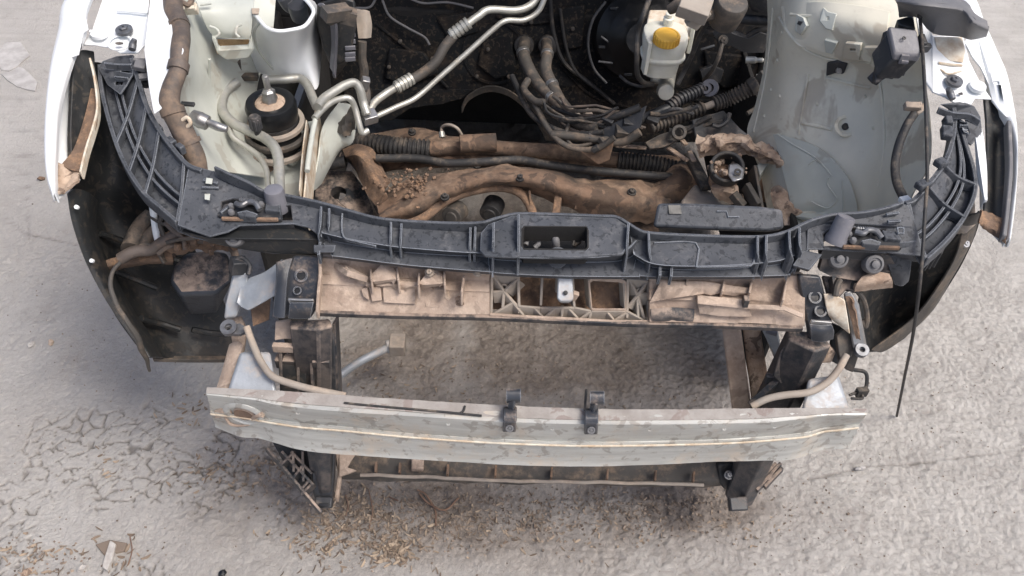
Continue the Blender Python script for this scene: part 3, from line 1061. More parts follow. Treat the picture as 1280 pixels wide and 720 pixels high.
m = M().patch([L(*[(x, y, z) for x, y, z in r]) for r in (
    ((462, 168, .33), (520, 160, .36), (580, 172, .38), (640, 178, .38), (700, 182, .38), (770, 190, .38), (850, 196, .36)),
    ((466, 200, .36), (520, 192, .40), (580, 190, .42), (640, 190, .42), (700, 194, .42), (770, 202, .42), (850, 208, .38)),
    ((480, 206, .34), (520, 203, .38), (580, 204, .40), (640, 202, .40), (700, 206, .40), (770, 214, .40), (850, 220, .36)))], 6, .05, rough=.008, rscale=30)
part(m, 'rear_crossmember', 'subframe', label='muddy brown crossmember behind the steering rack')
m = M().patch([L(*r) for r in (
    ((470, 246, .40), (520, 222, .43), (570, 216, .45), (625, 207, .47), (680, 212, .47), (740, 226, .45), (800, 224, .44), (832, 232, .42)),
    ((472, 262, .41), (520, 236, .45), (570, 224, .48), (625, 213, .50), (680, 219, .50), (740, 236, .48), (800, 234, .46), (838, 246, .43)),
    ((476, 276, .40), (522, 258, .44), (570, 238, .47), (625, 226, .49), (680, 232, .49), (740, 250, .47), (800, 256, .45), (836, 262, .42)),
    ((480, 284, .30), (524, 276, .36), (572, 250, .40), (625, 236, .42), (680, 246, .42), (740, 272, .40), (800, 278, .38), (832, 280, .34)))], 6, .01, rough=.007, rscale=35, lump=.006, lscale=14)
xm = part(m, 'front_crossmember', 'subframe', label='wide arched crossmember caked in red brown mud')
part(M().tube(L((505, 282, .40), (530, 272, .41), (556, 252, .43), (585, 240, .44), (622, 234, .45), (648, 240, .44), (662, 256, .42), (668, 276, .40)), .0125, 14), 'arch_tube', 'mud', 0, xm)
for a, b, r in (((564, 272, .40), (582, 254, .38), .028), ((612, 268, .36), (625, 240, .36), .03)):
    p, q = U(*a), U(*b)
    mm = M().lathe(p, q - p, [(r * .55, -.004), (r * .6, 0), (r, .001), (r, .05), (r * .8, .055)], 24)
    part(mm, 'bushing', 'hose' if r < .029 else 'rubber', .001, xm)
m = M().bar(U(699, 238, .47), U(694, 268, .43), .02, .03).bar(U(662, 238, .46), U(664, 262, .42), .006, .02).bar(U(722, 248, .46), U(718, 262, .43), .006, .02)
part(m, 'stiffener', 'mud', .003, xm)
m = M()
random.seed(3)
for i in range(150):
    t = random.random()
    px, py = 495 + random.gauss(20, 22), 222 + random.gauss(8, 9)
    p = U(px, py, .452 + .01 * random.random())
    s_ = random.uniform(.002, .008)
    m.box(p, (s_ * 1.4, s_, s_ * .8), (random.uniform(-40, 40), random.uniform(-40, 40), random.uniform(0, 180)))
o = part(m, 'mud_clods', 'mud', .001, xm)
o['kind'] = 'stuff'
# steering rack and anti roll bar
m = M().tube(L((538, 186, .43), (600, 184, .44), (650, 187, .44), (700, 190, .44), (775, 201, .43)), .021, 18)
m.tube(L((575, 180, .47), (620, 178, .47)), .026, 16)
rack = part(m, 'steering_rack', 'subframe')
m = M().tube(L((438, 176, .42), (470, 180, .425), (500, 184, .43), (538, 187, .43)), [.026, .0265], 24, rings=19, amp=.10)
part(m, 'rack_bellows', 'rubber', 0, rack, 'black corrugated rack boot at left')
m = M().tube(L((772, 201, .43), (810, 205, .43), (850, 213, .42)), [.0265, .024], 24, rings=17, amp=.10)
part(m, 'rack_bellows', 'rubber', 0, rack, 'black corrugated rack boot at right')
part(M().tube(L((470, 198, .47), (520, 198, .47), (560, 204, .47), (610, 202, .48), (650, 200, .48), (690, 207, .48), (760, 215, .47), (850, 222, .46)), .0115, 14), 'anti_roll_bar', 'rubber')
part(M().tube(L((554, 172, .44), (552, 160, .46), (560, 156, .48), (571, 160, .48), (578, 170, .45)), .0045, 10), 'breather_pipe', 'palehose')
m = M().tube(L((553, 172, .44), (552, 165, .45)), .009, 10)
part(m, 'pipe_clip', 'alu')
bolt(U(515, 165, .40), (0, -.3, 1), .008, 'rubber')

# left lower arm and its mount
m = M().patch([L(*r) for r in (((428, 186, .42), (448, 180, .45), (466, 186, .45), (476, 206, .44), (488, 228, .43)),
                               ((432, 196, .44), (446, 194, .48), (456, 202, .48), (468, 220, .47), (480, 240, .45)),
                               ((438, 200, .40), (444, 210, .42), (450, 226, .43), (462, 246, .42), (474, 262, .40)))], 5, .02, rough=.004, rscale=30)
arm = part(m, 'suspension_bracket', 'mud', label='muddy angled suspension bracket')
part(M().patch([L(*r) for r in (((424, 196, .40), (434, 198, .41), (446, 212, .41)), ((440, 204, .38), (452, 225, .38), (462, 248, .38)), ((455, 230, .34), (466, 250, .34), (472, 268, .34)))], 4, .015), 'web', 'blackdusty', 0, arm)
m = M().plate(L((396, 226, .36), (410, 212, .37), (440, 214, .37), (456, 236, .36), (466, 262, .34), (470, 290, .32), (400, 300, .32), (392, 255, .34)), .03, holes=[L(*[(423 + 10 * math.cos(t), 241 + 8 * math.sin(t), .36) for t in [k * math.pi / 8 for k in range(16)]])])
part(m, 'lower_arm', 'blackdusty', .004, label='dark lower suspension arm')
m = M().tube(L((392, 208, .40), (412, 206, .41), (432, 202, .42)), .016, 12)
part(m, 'tie_rod', 'rubber')
# right mirror bracket
m = M().patch([L(*r) for r in (((812, 236, .44), (840, 208, .46), (860, 206, .45), (885, 226, .42)), ((818, 250, .44), (848, 222, .48), (868, 224, .46), (880, 240, .43)), ((820, 268, .38), (850, 250, .42), (872, 248, .40), (880, 262, .38)))], 5, .02, rough=.004, rscale=30)
part(m, 'suspension_bracket', 'subframe')
m = M().patch([L(*r) for r in (((770, 236, .40), (812, 238, .42), (826, 246, .42)), ((770, 262, .37), (806, 262, .38), (824, 268, .38)), ((770, 292, .34), (806, 292, .34), (824, 292, .34)))], 4, .02, rough=.005)
part(m, 'crossmember_foot', 'subframe')
m = M().plate(L((852, 250, .50), (868, 230, .50), (888, 240, .50), (912, 252, .50), (918, 262, .5), (852, 262, .5)), .02)
part(m, 'tank_shield', 'palehose', .004)

# ---------------------------------------------------------------- left side of the bay
# pale inner wing sheet
m = M().patch([L(*r) for r in (
    ((212, -6, 1.04), (250, -6, .96), (300, -6, .90), (345, -6, .88)),
    ((224, 40, 1.02), (250, 40, .93), (300, 45, .86), (340, 45, .82)),
    ((226, 85, .99), (255, 90, .88), (296, 92, .80), (325, 95, .76)),
    ((215, 130, .95), (250, 132, .84), (284, 132, .77), (320, 135, .72)),
    ((236, 172, .88), (262, 176, .80), (290, 178, .73), (330, 180, .69)),
    ((252, 212, .84), (272, 214, .77), (296, 216, .71), (338, 222, .67)))], 5, .003, rough=.0025, rscale=8)
lin = part(m, 'inner_wing', 'bay', label='pale cream painted inner wing at left')
m = M().plate(L((205, -4, 1.05), (222, 40, 1.04), (229, 62, 1.03), (220, 96, 1.0), (206, 132, .97), (192, 142, .96), (186, 110, .98), (180, 62, 1.02), (188, -4, 1.06)), .004)
part(m, 'wing_flange', 'white', .002, lin)
# pale boxed shelf and tan well
m = M().patch([L(*r) for r in (
    ((243, -4, 1.00), (280, -4, .99), (318, -4, .99)), ((250, 14, .985), (282, 13, .98), (316, 13, .98)),
    ((258, 34, .95), (284, 38, .945), (314, 40, .94)), ((268, 47, .925), (290, 48, .925), (311, 49, .925)))], 4, .004)
sh = part(m, 'battery_shelf', 'bay', .001)
m = M().plate(L((267, 49, .90), (311, 49, .90), (311, 63, .89), (270, 64, .89)), .01)
part(m, 'sandy_well', 'sand', 0, sh)
m = M().plate(L((264, 46, .93), (269, 46, .93), (273, 63, .905), (310, 61, .905), (314, 44, .93), (318, 62, .90), (312, 72, .88), (282, 75, .88), (272, 68, .895)), .02)
part(m, 'shelf_edge', 'bay', .003, sh)
for pts in (((262, 33, .965), (270, 36, .96), (274, 42, .955), (270, 46, .95)), ((302, 30, .965), (296, 34, .96), (295, 42, .955), (300, 47, .95)), ((250, 6, 1.0), (264, 4, 1.0))):
    part(M().tube(L(*pts), .003, 8), 'pressed_bead', 'bay', 0, sh)
m = M().box(U(238, 11, 1.01), (.03, .018, .02), (30, 0, 10)).box(U(238, 11, 1.02), (.018, .008, .015), (30, 0, 10))
part(m, 'earth_clip', 'cream', .002)
# white strut cup, open at the top
pts_t = [(313, 16), (320, 20), (326, 27), (334, 35), (348, 39), (366, 37), (380, 33), (388, 24), (392, 14), (386, 4), (378, -4)]
pts_m = [(312, 50), (319, 52), (328, 58), (340, 66), (356, 70), (372, 66), (384, 58), (392, 46), (396, 34), (397, 20), (396, 6)]
pts_b = [(308, 84), (318, 88), (330, 94), (345, 100), (362, 104), (378, 104), (392, 112), (398, 108), (400, 92), (402, 70), (403, 50)]
m = M().patch([[U(x, y, .97) for x, y in pts_t], [U(x, y, .86) for x, y in pts_m], [U(x, y, .77) for x, y in pts_b]], 5, .004)
cup = part(m, 'strut_tower', 'white', .001, label='white half round tower with open top at left')
m = M().tube(L(*[(x, y, .971) for x, y in pts_t]), .0042, 8)
part(m, 'rolled_rim', 'white', 0, cup)
m = M().tube(L((325, 27, .96), (318, 40, .93), (322, 60, .88), (336, 80, .82), (352, 96, .775)), .003, 8)
part(m, 'pressed_bead', 'bay', 0, cup)
bolt(U(372, 52, .885), (0.1, -.7, .7), .006, 'bay', cup, 'plug', .003)
m = M().plate(L((383, 36, .92), (380, 40, .91), (384, 41, .91), (382, 44, .90), (385, 41, .908), (381, 39, .914)), .001)
m = M().tube(L((355, -4, .95), (362, 6, .93), (372, 10, .92)), .018, 14).lathe(U(372, 10, .93), (0, -.3, 1), [(.02, -.03), (.022, 0), (.02, .012), (.012, .014)], 18)
m.box(U(372, 18, .90), (.012, .012, .035))
part(m, 'strut_top', 'black', .001, None)
m = M().box(U(372, 20, .905), (.011, .011, .03))
part(m, 'cream_plug', 'tank', .001)
m = M().plate([V(*p) for p in ((310, -6, 1.06), (330, -6, 1.06), (326, 20, 1.06), (314, 12, 1.06))], .02)
m = M().plate(L((314, 10, .985), (324, 10, .985), (323, 17, .98), (315, 17, .98)), .004)
part(m, 'square_clip', 'palehose', .001, cup)

# rubber mount with stud
mc = U(337, 126, .80)
m = M().lathe(mc, (0, -.05, 1), [(.05, -.06), (.055, -.055), (.058, -.03), (.058, -.012), (.054, -.002), (.048, 0), (.036, -.002), (.032, -.006), (.0, -.006)], 48)
mt = part(m, 'rubber_mount', 'gloss', 0.0, label='round black rubber body mount with a silver stud')
m = M().lathe(mc + Vector((0, 0, -.006)), (0, -.05, 1), [(.033, -.002), (.035, .001), (.027, .007), (.018, .008), (.0, .008)], 30)
part(m, 'rusty_dish', 'mudlight', 0, mt)
m = M().lathe(mc + Vector((0.002, -.0, .0)), (.0, -.02, 1), [(.018, -.002), (.018, .008), (.0155, .012), (.0155, .026), (.012, .03), (.009, .031), (.0085, .034)], 6)
m.lathe(mc + Vector((0.002, 0, .03)), (0, -.02, 1), [(.0072, 0), (.0072, .034), (.006, .037)], 16)
part(m, 'stud', 'steel', 0.0006, mt)
for k, (dz, r) in enumerate(((-.066, .066), (-.088, .074), (-.114, .080))):
    m = M().ringed(mc + Vector((0.004, -.004 * k, dz)), (0, -.06, 1), r, r - .012, .012, 44)
    part(m, 'mount_ring', 'palehose' if k != 1 else 'hose', .002, mt)
m = M().lathe(mc + Vector((0, 0, -.12)), (0, 0, 1), [(.056, 0), (.056, .07)], 30)
part(m, 'mount_core', 'rubber', 0, mt)
m = M().plate(L((270, 190, .645), (300, 150, .66), (340, 160, .67), (392, 150, .67), (388, 190, .65), (386, 236, .64), (352, 250, .63), (300, 236, .64)), .01)
part(m, 'mount_plate', 'bay', .003, mt, 'pale rust edged plate under the mount')
m = M().patch([L(*r) for r in (((286, 160, .69), (300, 176, .68), (330, 200, .67)), ((292, 178, .68), (312, 194, .672), (342, 210, .668)), ((296, 196, .662), (312, 204, .66), (336, 216, .655)))], 4, .004, rough=.003)
part(m, 'rust_patch', 'mud', 0, mt)
bolt(U(366, 201, .66), (0, 0, 1), .0085, 'bay', mt)
bolt(U(366, 178, .665), (0, 0, 1), .006, 'mud', mt)
# frame rail edges
m = M().lip(L((396, 128, .74), (392, 150, .735), (385, 190, .73), (381, 236, .72), (379, 250, .72)), .09, .004, 4)
m.lip(L((383, 150, .75), (378, 190, .74), (374, 238, .73)), .05, .003, 4)
part(m, 'rail_flange', 'cream', .001, None, 'rust stained vertical flange of the left rail')
m = M().patch([L(*r) for r in (((424, 128, .72), (440, 132, .70), (446, 150, .68)), ((404, 158, .70), (424, 164, .67), (441, 178, .64)), ((398, 200, .66), (412, 200, .62), (424, 190, .60)), ((390, 240, .62), (396, 236, .58), (402, 230, .56)))], 5, .004)
part(m, 'rail_gusset', 'bay', .001, None, 'pale curved gusset of the left rail')
m = M().patch([L(*r) for r in (((420, 132, .70), (432, 128, .70), (444, 136, .70)), ((418, 148, .69), (432, 152, .69), (442, 158, .69)), ((420, 164, .67), (430, 170, .67), (438, 168, .67)))], 4, .012, rough=.008, rscale=60)
part(m, 'rail_lump', 'hose')
m = M().box(U(297, 84, .80), (.02, .02, .04), (0, 0, 5)).box(U(308, 96, .78), (.055, .018, .014), (0, 0, 4))
part(m, 'bracket_foot', 'hose', .002)

# aluminium pipes around the mount
def pipe(pts, r, mat='alu', name='coolant_pipe', label=None):
    return part(M().tube(L(*pts), r, 16, 8), name, mat, 0, None, label)


pipe([(296, 103, .79), (284, 112, .79), (278, 124, .79), (279, 140, .785), (292, 154, .78), (312, 164, .775), (330, 172, .77), (343, 184, .77), (348, 200, .765), (349, 222, .76), (350, 246, .755)], .0115, label='silver pipe looping round the mount')
pipe([(286, 160, .77), (292, 172, .76), (306, 182, .75), (322, 194, .745), (332, 210, .74), (335, 228, .735), (336, 246, .73)], .0065)
pipe([(334, 100, .80), (356, 99, .80), (374, 98, .795), (384, 106, .79), (390, 120, .785), (396, 134, .78)], .0105)
pipe([(397, 134, .79), (404, 124, .79), (418, 114, .79), (434, 105, .79), (444, 104, .785), (450, 112, .77), (454, 128, .74), (459, 143, .72)], .0105)
pipe([(393, 148, .775), (402, 138, .775), (414, 128, .775), (428, 123, .77), (438, 124, .765), (444, 136, .74), (449, 155, .71), (453, 166, .69), (460, 163, .69)], .0075)
pipe([(394, 150, .77), (390, 170, .765), (386, 196, .76), (384, 214, .755)], .006, 'bay')
m = M().lathe(U(321, 161, .79), (0, 0, 1), [(.008, -.02), (.008, 0), (.0125, .001), (.0125, .03), (.010, .034), (.004, .0345)], 18)
for k in range(9):
    t = k * 2 * math.pi / 9
    m.box(U(321, 161, .79) + Vector((.0125 * math.cos(t), .0125 * math.sin(t), .016)), (.003, .003, .026), (0, 0, math.degrees(t)))
part(m, 'valve_cap', 'black', .0006)
m = M().tube(L((240, 145, .90), (250, 150, .895), (260, 154, .89)), [.014, .017, .015], 14).tube(L((260, 153, .89), (272, 158, .885), (284, 162, .88)), [.008, .0095, .007], 12)
part(m, 'sensor_connector', 'steel', .001)
part(M().box(U(234, 130, .915), (.03, .01, .006), (0, 0, -5)), 'slot_tab', 'black', .001)
# thick taped loom along the wing
m = M().tube(L((214, -8, 1.045), (219, 16, 1.04), (226, 38, 1.03), (226, 62, 1.02), (222, 88, 1.0), (214, 112, .98), (215, 136, .955), (224, 156, .93), (236, 178, .90), (244, 196, .875), (248, 216, .85)), [.019, .019, .018, .0175, .0165, .018, .021, .022, .021, .020, .019], 18, 8, wob=.004)
lo = part(m, 'wiring_loom', 'loom', label='thick brown taped loom at left')
m = M()
for k, p in enumerate(cr(L((217, 8, 1.043), (226, 40, 1.03), (221, 92, 1.0), (215, 138, .953), (226, 160, .927), (244, 200, .872)), 4)):
    m.lathe(p + Vector((0, 0, 0)), (0.1, -.75, .55), [(.0165, -.004), (.0205, -.003), (.0208, .003), (.0165, .004)], 18)
LP = cr(L((219, 16, 1.04), (226, 38, 1.03), (226, 62, 1.02), (222, 88, 1.0), (214, 112, .98), (215, 136, .955), (224, 156, .93), (236, 178, .90), (244, 196, .875)), 6)
for k in (4, 17, 31, 42):
    ring_on([LP[k], LP[k + 1]], .0185 if k < 25 else .0215, .009 + .004 * (k % 3), 'tape_band', 'loom', lo)
part(M().tube(L((228, 150, .945), (234, 147, .95), (238, 154, .94), (232, 160, .93)), .004, 8), 'tape_band', 'cream', 0, lo)
part(M().tube(L((226, 2, 1.04), (235, 6, 1.03), (240, 0, 1.03)), .006, 8), 'branch', 'loom', 0, lo)

# dark air box and bracket at the back left
m = M().hull(L((396, 4, .96), (424, -4, .98), (444, 0, .97), (446, 30, .92), (438, 74, .84), (418, 82, .82), (404, 60, .86), (396, 30, .91)), L((404, 12, .80), (424, 4, .80), (440, 8, .80), (442, 34, .78), (436, 76, .72), (420, 98, .70), (408, 70, .74), (402, 40, .78)))
ab = part(m, 'airbox', 'liner', .006, label='black moulded airbox beside the white tower')
m = M().patch([L(*r) for r in (((397, 6, .965), (410, 20, .94), (414, 50, .88), (412, 84, .82)), ((404, 4, .97), (417, 20, .95), (420, 52, .89), (417, 92, .81)), ((407, 8, .955), (420, 24, .93), (423, 54, .87), (420, 98, .79)))], 5, .006)
part(m, 'lid_rib', 'box', .001, ab)
m = M()
for y in (42, 50, 58, 66, 72):
    m.bar(U(431, y, .94 - y * .0012), U(444, y - 1, .94 - y * .0012), .005, .01)
part(m, 'cooling_fin', 'box', .001, ab)
m = M().box(U(420, 16, .985), (.06, .03, .025), (10, 10, 40)).box(U(436, 20, .97), (.03, .03, .03), (0, 20, 10)).tube(L((412, 28, .96), (424, 22, .975), (432, 10, .98)), .008, 8)
part(m, 'latch', 'hose', .003, ab)
m = M().patch([L(*r) for r in (((445, 14, .90), (455, 12, .90), (462, 14, .89)), ((446, 30, .87), (458, 30, .87), (465, 30, .86)), ((448, 48, .84), (457, 48, .84), (464, 47, .83)))], 4, .02)
part(m, 'pale_bracket', 'palehose', .003)
part(M().tube(L((452, 50, .84), (454, 80, .78), (456, 106, .73), (457, 130, .70)), .011, 10, wob=.006), 'taped_strut', 'hose')
part(M().box(U(456, 104, .745), (.02, .02, .03), (10, 20, 15)), 'pipe_block', 'steel', .002)
part(M().box(U(462, 146, .70), (.035, .03, .025), (15, 0, 30)), 'pipe_block', 'steel', .002)

# ---------------------------------------------------------------- right side of the bay
AP = [((958, -8, .90), (1000, -8, .98), (1060, -8, 1.02), (1110, -8, 1.03), (1150, -8, 1.03)),
      ((958, 38, .82), (985, 40, .90), (1045, 42, .95), (1105, 48, .98), (1152, 50, 1.0)),
      ((954, 85, .74), (982, 90, .80), (1040, 95, .84), (1100, 100, .88), (1156, 105, .94)),
      ((944, 130, .66), (980, 140, .72), (1040, 150, .76), (1100, 155, .80), (1162, 160, .90)),
      ((934, 168, .60), (980, 190, .65), (1040, 205, .69), (1095, 208, .73), (1160, 205, .86)),
      ((950, 215, .55), (985, 230, .60), (1040, 245, .63), (1090, 252, .66), (1140, 242, .80)),
      ((960, 265, .50), (990, 275, .54), (1040, 285, .57), (1085, 290, .59), (1128, 280, .74))]
m = M().patch([L(*r) for r in AP], 6, .003, rough=.003, rscale=7)
apron = part(m, 'inner_wing', 'apron', label='large smooth grey green inner wing at right')


from mathutils.bvhtree import BVHTree
_bv = BVHTree.FromPolygons([v.co.copy() for v in apron.data.vertices], [tuple(p.vertices) for p in apron.data.polygons])


def AZ(x, y, d=0.0):
    """point on the right inner wing, d metres proud of it"""
    r = ray(x, y).normalized()
    h = _bv.ray_cast(CAM, r)[0]
    if h is None:
        h = _bv.find_nearest(CAM + r * 1.9)[0]
    return h - r * d


def sheet(pts, name, mat, d=.010, thick=.006, holes=(), par=None, bev=.0015):
    m = M().plate([AZ(x, y, d) for x, y in pts], thick, [[AZ(x, y, d) for x, y in h] for h in holes])
    return part(m, name, mat, bev, par or apron)


# top shelf layer with tabs
m = M().patch([[AZ(x, y, .007) for x, y in r] for r in (((976, 8), (1020, 2), (1070, 6), (1112, 14)), ((978, 22), (1020, 24), (1070, 34), (1108, 42)), ((984, 44), (1018, 56), (1050, 66), (1095, 70)), ((998, 56), (1022, 68), (1055, 76), (1085, 77)))], 5, .006)
part(m, 'upper_reinforcement', 'apron', .001, apron)
for pts, holes in ((((995, 18), (1004, 22), (1008, 32), (1000, 44), (993, 38)), ()), (((1029, 9), (1034, 14), (1046, 17), (1040, 38), (1032, 36), (1024, 26)), (((1033, 21), (1036, 21), (1036, 25), (1033, 25)),)),
                   (((1056, 54), (1076, 56), (1074, 76), (1052, 74)), (((1062, 61), (1069, 61), (1069, 64), (1062, 64)),)), (((1080, 60), (1096, 60), (1088, 78), (1078, 76)), ()), (((1030, 50), (1046, 54), (1040, 68), (1032, 66)), ())):
    sheet(pts, 'tab', 'bay' if pts[0][0] < 1050 else 'apron', .014, .010, holes)
m = M().plate([AZ(x, y, .016) for x, y in ((998, 26), (1003, 27), (1000, 32), (996, 30))], .002)
part(m, 'slot', 'black', 0, apron)
for pts in ([(974, 22), (986, 42), (1004, 60), (1030, 72), (1056, 76), (1088, 78)], [(1032, 97), (1050, 101), (1074, 107), (1088, 110)], [(1002, 154), (1018, 157), (1040, 162)], [(988, 18), (1008, 20), (1024, 17)]):
    part(M().tube([AZ(x, y, .0) for x, y in pts], .004, 8), 'pressed_bead', 'apron', 0, apron)
m = M().plate([AZ(x, y, .010) for x, y in ((1033, 79), (1046, 76), (1059, 80), (1054, 93), (1044, 92), (1032, 96))], .008)
cl = part(m, 'black_clip', 'black', .003, apron)
bolt(AZ(1049, 88, .012), (0, -.6, .6), .005, 'steel', cl, 'rivet', .004)
m = M().ringed(AZ(1056, 158, .002), (0, -.62, .78), .026, .018, .004, 30)
part(m, 'pressed_boss', 'apron', .001, apron)
m = M().lathe(AZ(1057, 158, .003), (0, -.62, .78), [(.008, -.004), (.008, .001), (.006, .001)], 16)
part(m, 'drain_plug', 'rubber', 0, apron)
# layered lower reinforcement
ol = [(968, 168), (985, 172), (1008, 177), (1026, 186), (1044, 204), (1058, 220), (1066, 238), (1072, 264), (1070, 290), (1000, 290), (985, 250), (975, 200)]
LR = ((168, 966, 974), (174, 968, 996), (182, 970, 1018), (194, 974, 1036), (208, 977, 1049), (224, 981, 1061), (240, 985, 1067), (256, 988, 1071), (270, 990, 1072), (284, 992, 1070))
m = M().patch([[AZ(xl + (xr - xl) * k / 5, yy, .009) for k in range(6)] for yy, xl, xr in LR], 3, .006)
part(m, 'lower_reinforcement', 'bay', .001, apron)
for pts in ([(1036, 222), (1034, 230), (1042, 242), (1046, 250), (1036, 260), (1026, 258), (1014, 252)], [(1052, 226), (1054, 246), (1054, 266)], [(972, 168), (990, 180), (1020, 198), (1040, 220)], [(1010, 206), (1020, 200), (1030, 208)]):
    part(M().tube([AZ(x, y, .0095) for x, y in pts], .0018, 8), 'sealer_bead', 'bay', 0, apron)
# rail end, torn and dusty
m = M().plate(L((946, 206, .60), (956, 198, .61), (980, 204, .61), (990, 216, .60), (1002, 222, .60), (1032, 234, .59), (1036, 280, .55), (992, 280, .55), (988, 240, .57), (982, 214, .59), (960, 204, .60), (950, 220, .59)), .05)
rail = part(m, 'rail_end', 'bay', .003, None, 'pale end of the right rail with rusty mud')
m = M().patch([L(*r) for r in (((871, 171, .62), (900, 168, .63), (925, 168, .63), (940, 176, .63), (960, 182, .63), (980, 192, .62)),
                               ((872, 184, .61), (900, 180, .64), (925, 178, .645), (945, 190, .64), (968, 200, .635), (995, 214, .62)),
                               ((874, 198, .58), (900, 192, .60), (930, 190, .61), (950, 200, .60), (975, 210, .60), (1018, 232, .59)))], 6, .02, rough=.014, rscale=38, lump=.012, lscale=30)
part(m, 'mud_crust', 'mudlight', 0, rail)
m = M().patch([L(*r) for r in (((948, 202, .54), (965, 200, .55), (982, 208, .55)), ((944, 225, .52), (965, 226, .52), (986, 234, .52)), ((950, 250, .49), (968, 255, .49), (990, 262, .49)))], 4, .01, rough=.006)
part(m, 'rail_hollow', 'mud', 0, rail)
m = M().patch([L(*r) for r in (((962, 236, .57), (975, 232, .59), (990, 248, .58), (1004, 250, .57)), ((966, 252, .56), (984, 256, .57), (1000, 262, .57), (1024, 262, .56)), ((980, 280, .53), (990, 282, .54), (1006, 284, .54), (1030, 280, .54)))], 5, .02, rough=.014, rscale=30, lump=.012, lscale=25)
part(m, 'mud_clump', 'mudlight', 0, rail)
bolt(U(998, 224, .605), (0, 0, 1), .004, 'rubber', rail)
# engine mount
ec = U(907, 214, .60)
m = M().ringed(ec, (-.1, -.45, .9), .043, .033, .03, 40)
em = part(m, 'engine_mount', 'rubber', .003, None, 'dusty round engine mount at right')
m = M().lathe(ec + Vector((0, .0, -.02)), (-.1, -.45, .9), [(.036, -.02), (.036, 0), (.024, .006), (.02, .012)], 28)
part(m, 'mount_bore', 'mud', 0, em)
m = M().hull(L((911, 205, .63), (922, 204, .635), (931, 212, .63), (929, 224, .625), (916, 228, .62), (909, 218, .625)), L((911, 207, .57), (920, 206, .57), (929, 214, .57), (927, 224, .57), (916, 227, .57), (910, 218, .57)))
ar = part(m, 'mount_arm', 'steel', .004, em)
m = M().ringed(U(922, 215, .633), (0, -.3, .95), .009, .004, .002, 18)
part(m, 'washer', 'rubber', 0, ar)
random.seed(12)
m = M()
for i in range(46):
    a = random.uniform(0, 6.28)
    p = ec + Vector((math.cos(a) * random.uniform(.02, .05), math.sin(a) * random.uniform(.02, .045), random.uniform(-.0, .03)))
    s_ = random.uniform(.004, .014)
    m.box(p, (s_, s_ * .8, s_ * .7), (random.uniform(0, 90), random.uniform(0, 90), 20))
o = part(m, 'mud_clods', 'mudlight', .0015, em)
o['kind'] = 'stuff'
m = M().patch([L(*r) for r in (((892, 226, .57), (905, 230, .58), (922, 232, .58)), ((890, 238, .56), (908, 240, .57), (926, 246, .56)), ((900, 252, .53), (914, 254, .53), (930, 256, .53)))], 4, .02, rough=.01, rscale=40)
part(m, 'mount_bracket', 'mudlight', 0, em)
m = M().bar(U(919, 240, .58), U(932, 256, .56), .02, .02).bar(U(944, 206, .62), U(954, 262, .57), .008, .05).bar(U(935, 228, .60), U(950, 254, .58), .014, .03)
part(m, 'mount_strut', 'hose', .002, em)
for p, q in (((835, 183, .56), (860, 200, .56)), ((862, 188, .56), (868, 200, .56)), ((853, 174, .56), (858, 180, .56)), ((770, 181, .50), (808, 184, .50))):
    part(M().bar(U(*p), U(*q), .013, .006), 'mud_streak', 'mudlight', .002)
m = M().bar(U(862, 190, .53), U(884, 232, .53), .03, .02)
part(m, 'mount_leg', 'rubber', .004, em)

# black hose and sensor on the right wing
m = M().tube(L((1143, 142, .955), (1134, 156, .94), (1124, 180, .92), (1119, 205, .90), (1121, 228, .885), (1130, 248, .875)), .0085, 14)
dh = part(m, 'drain_hose', 'rubber')
m = M().box(U(1131, 250, .880), (.02, .014, .01), (0, 0, 20))
part(m, 'hose_tag', 'white', .001, dh)
m = M().tube(L((1131, 132, .96), (1140, 134, .96), (1152, 133, .965)), [.010, .008, .010], 12).box(U(1140, 133, .965), (.03, .014, .014), (20, 0, 0)).tube(L((1146, 142, .955), (1152, 138, .96), (1154, 130, .965)), .004, 8)
part(m, 'hose_clip', 'palehose', .002, dh)

# weld dots and sealer lines on the painted sheets
for x, y in ((978, 40), (972, 75), (964, 112), (956, 145), (1010, 100), (1022, 130), (1082, 120), (1092, 160), (1100, 60), (975, 120)):
    part(M().lathe(AZ(x, y, .001), (0, -.62, .78), [(.004, -.002), (.0038, .0008), (.002, .001)], 12), 'weld_dot', 'apron', 0, apron)
for pts in ([(966, 10), (963, 45), (958, 90), (950, 130), (942, 165)], [(1098, 96), (1104, 140), (1104, 190), (1098, 235)], [(1010, 92), (1004, 130), (998, 168)]):
    part(M().tube([AZ(x, y, .0) for x, y in pts], .0028, 8), 'sealer_seam', 'apron', 0, apron)
for pts in ([(262, 74, .905), (262, 100, .85), (266, 130, .80)], [(300, 104, .77), (296, 130, .75), (300, 150, .72)]):
    part(M().tube(L(*pts), .003, 8), 'sealer_seam', 'bay', 0, lin)

# ---------------------------------------------------------------- left front wing (viewer's left)
def wing(outer, inner, drop, name, label):
    """outer and inner edge px lists with z; a rolled top plus the side skin going down"""
    o_ = [U(*p) for p in outer]
    i_ = [U(*p) for p in inner]
    for q in (o_, i_):                                  # the wing runs on back towards the door
        q.insert(0, q[0] + Vector((0, .32, .015)))
        q.insert(0, q[0] + Vector((0, .38, .015)))
    mid = [a.lerp(b, .45) + Vector((0, 0, .008)) for a, b in zip(o_, i_)]
    s = -1 if o_[0].x < 0 else 1
    side = [a + Vector((s * .004, .012, -.02)) for a in o_]
    side2 = [a + Vector((-s * .004, .09, -drop * .3)) for a in o_]
    inn = [b + Vector((0, 0, -.018)) for b in i_]
    m = M().patch([inn, i_, mid, o_, side, side2], 4, .0025)
    return part(m, name, 'white', .0008, None, label)


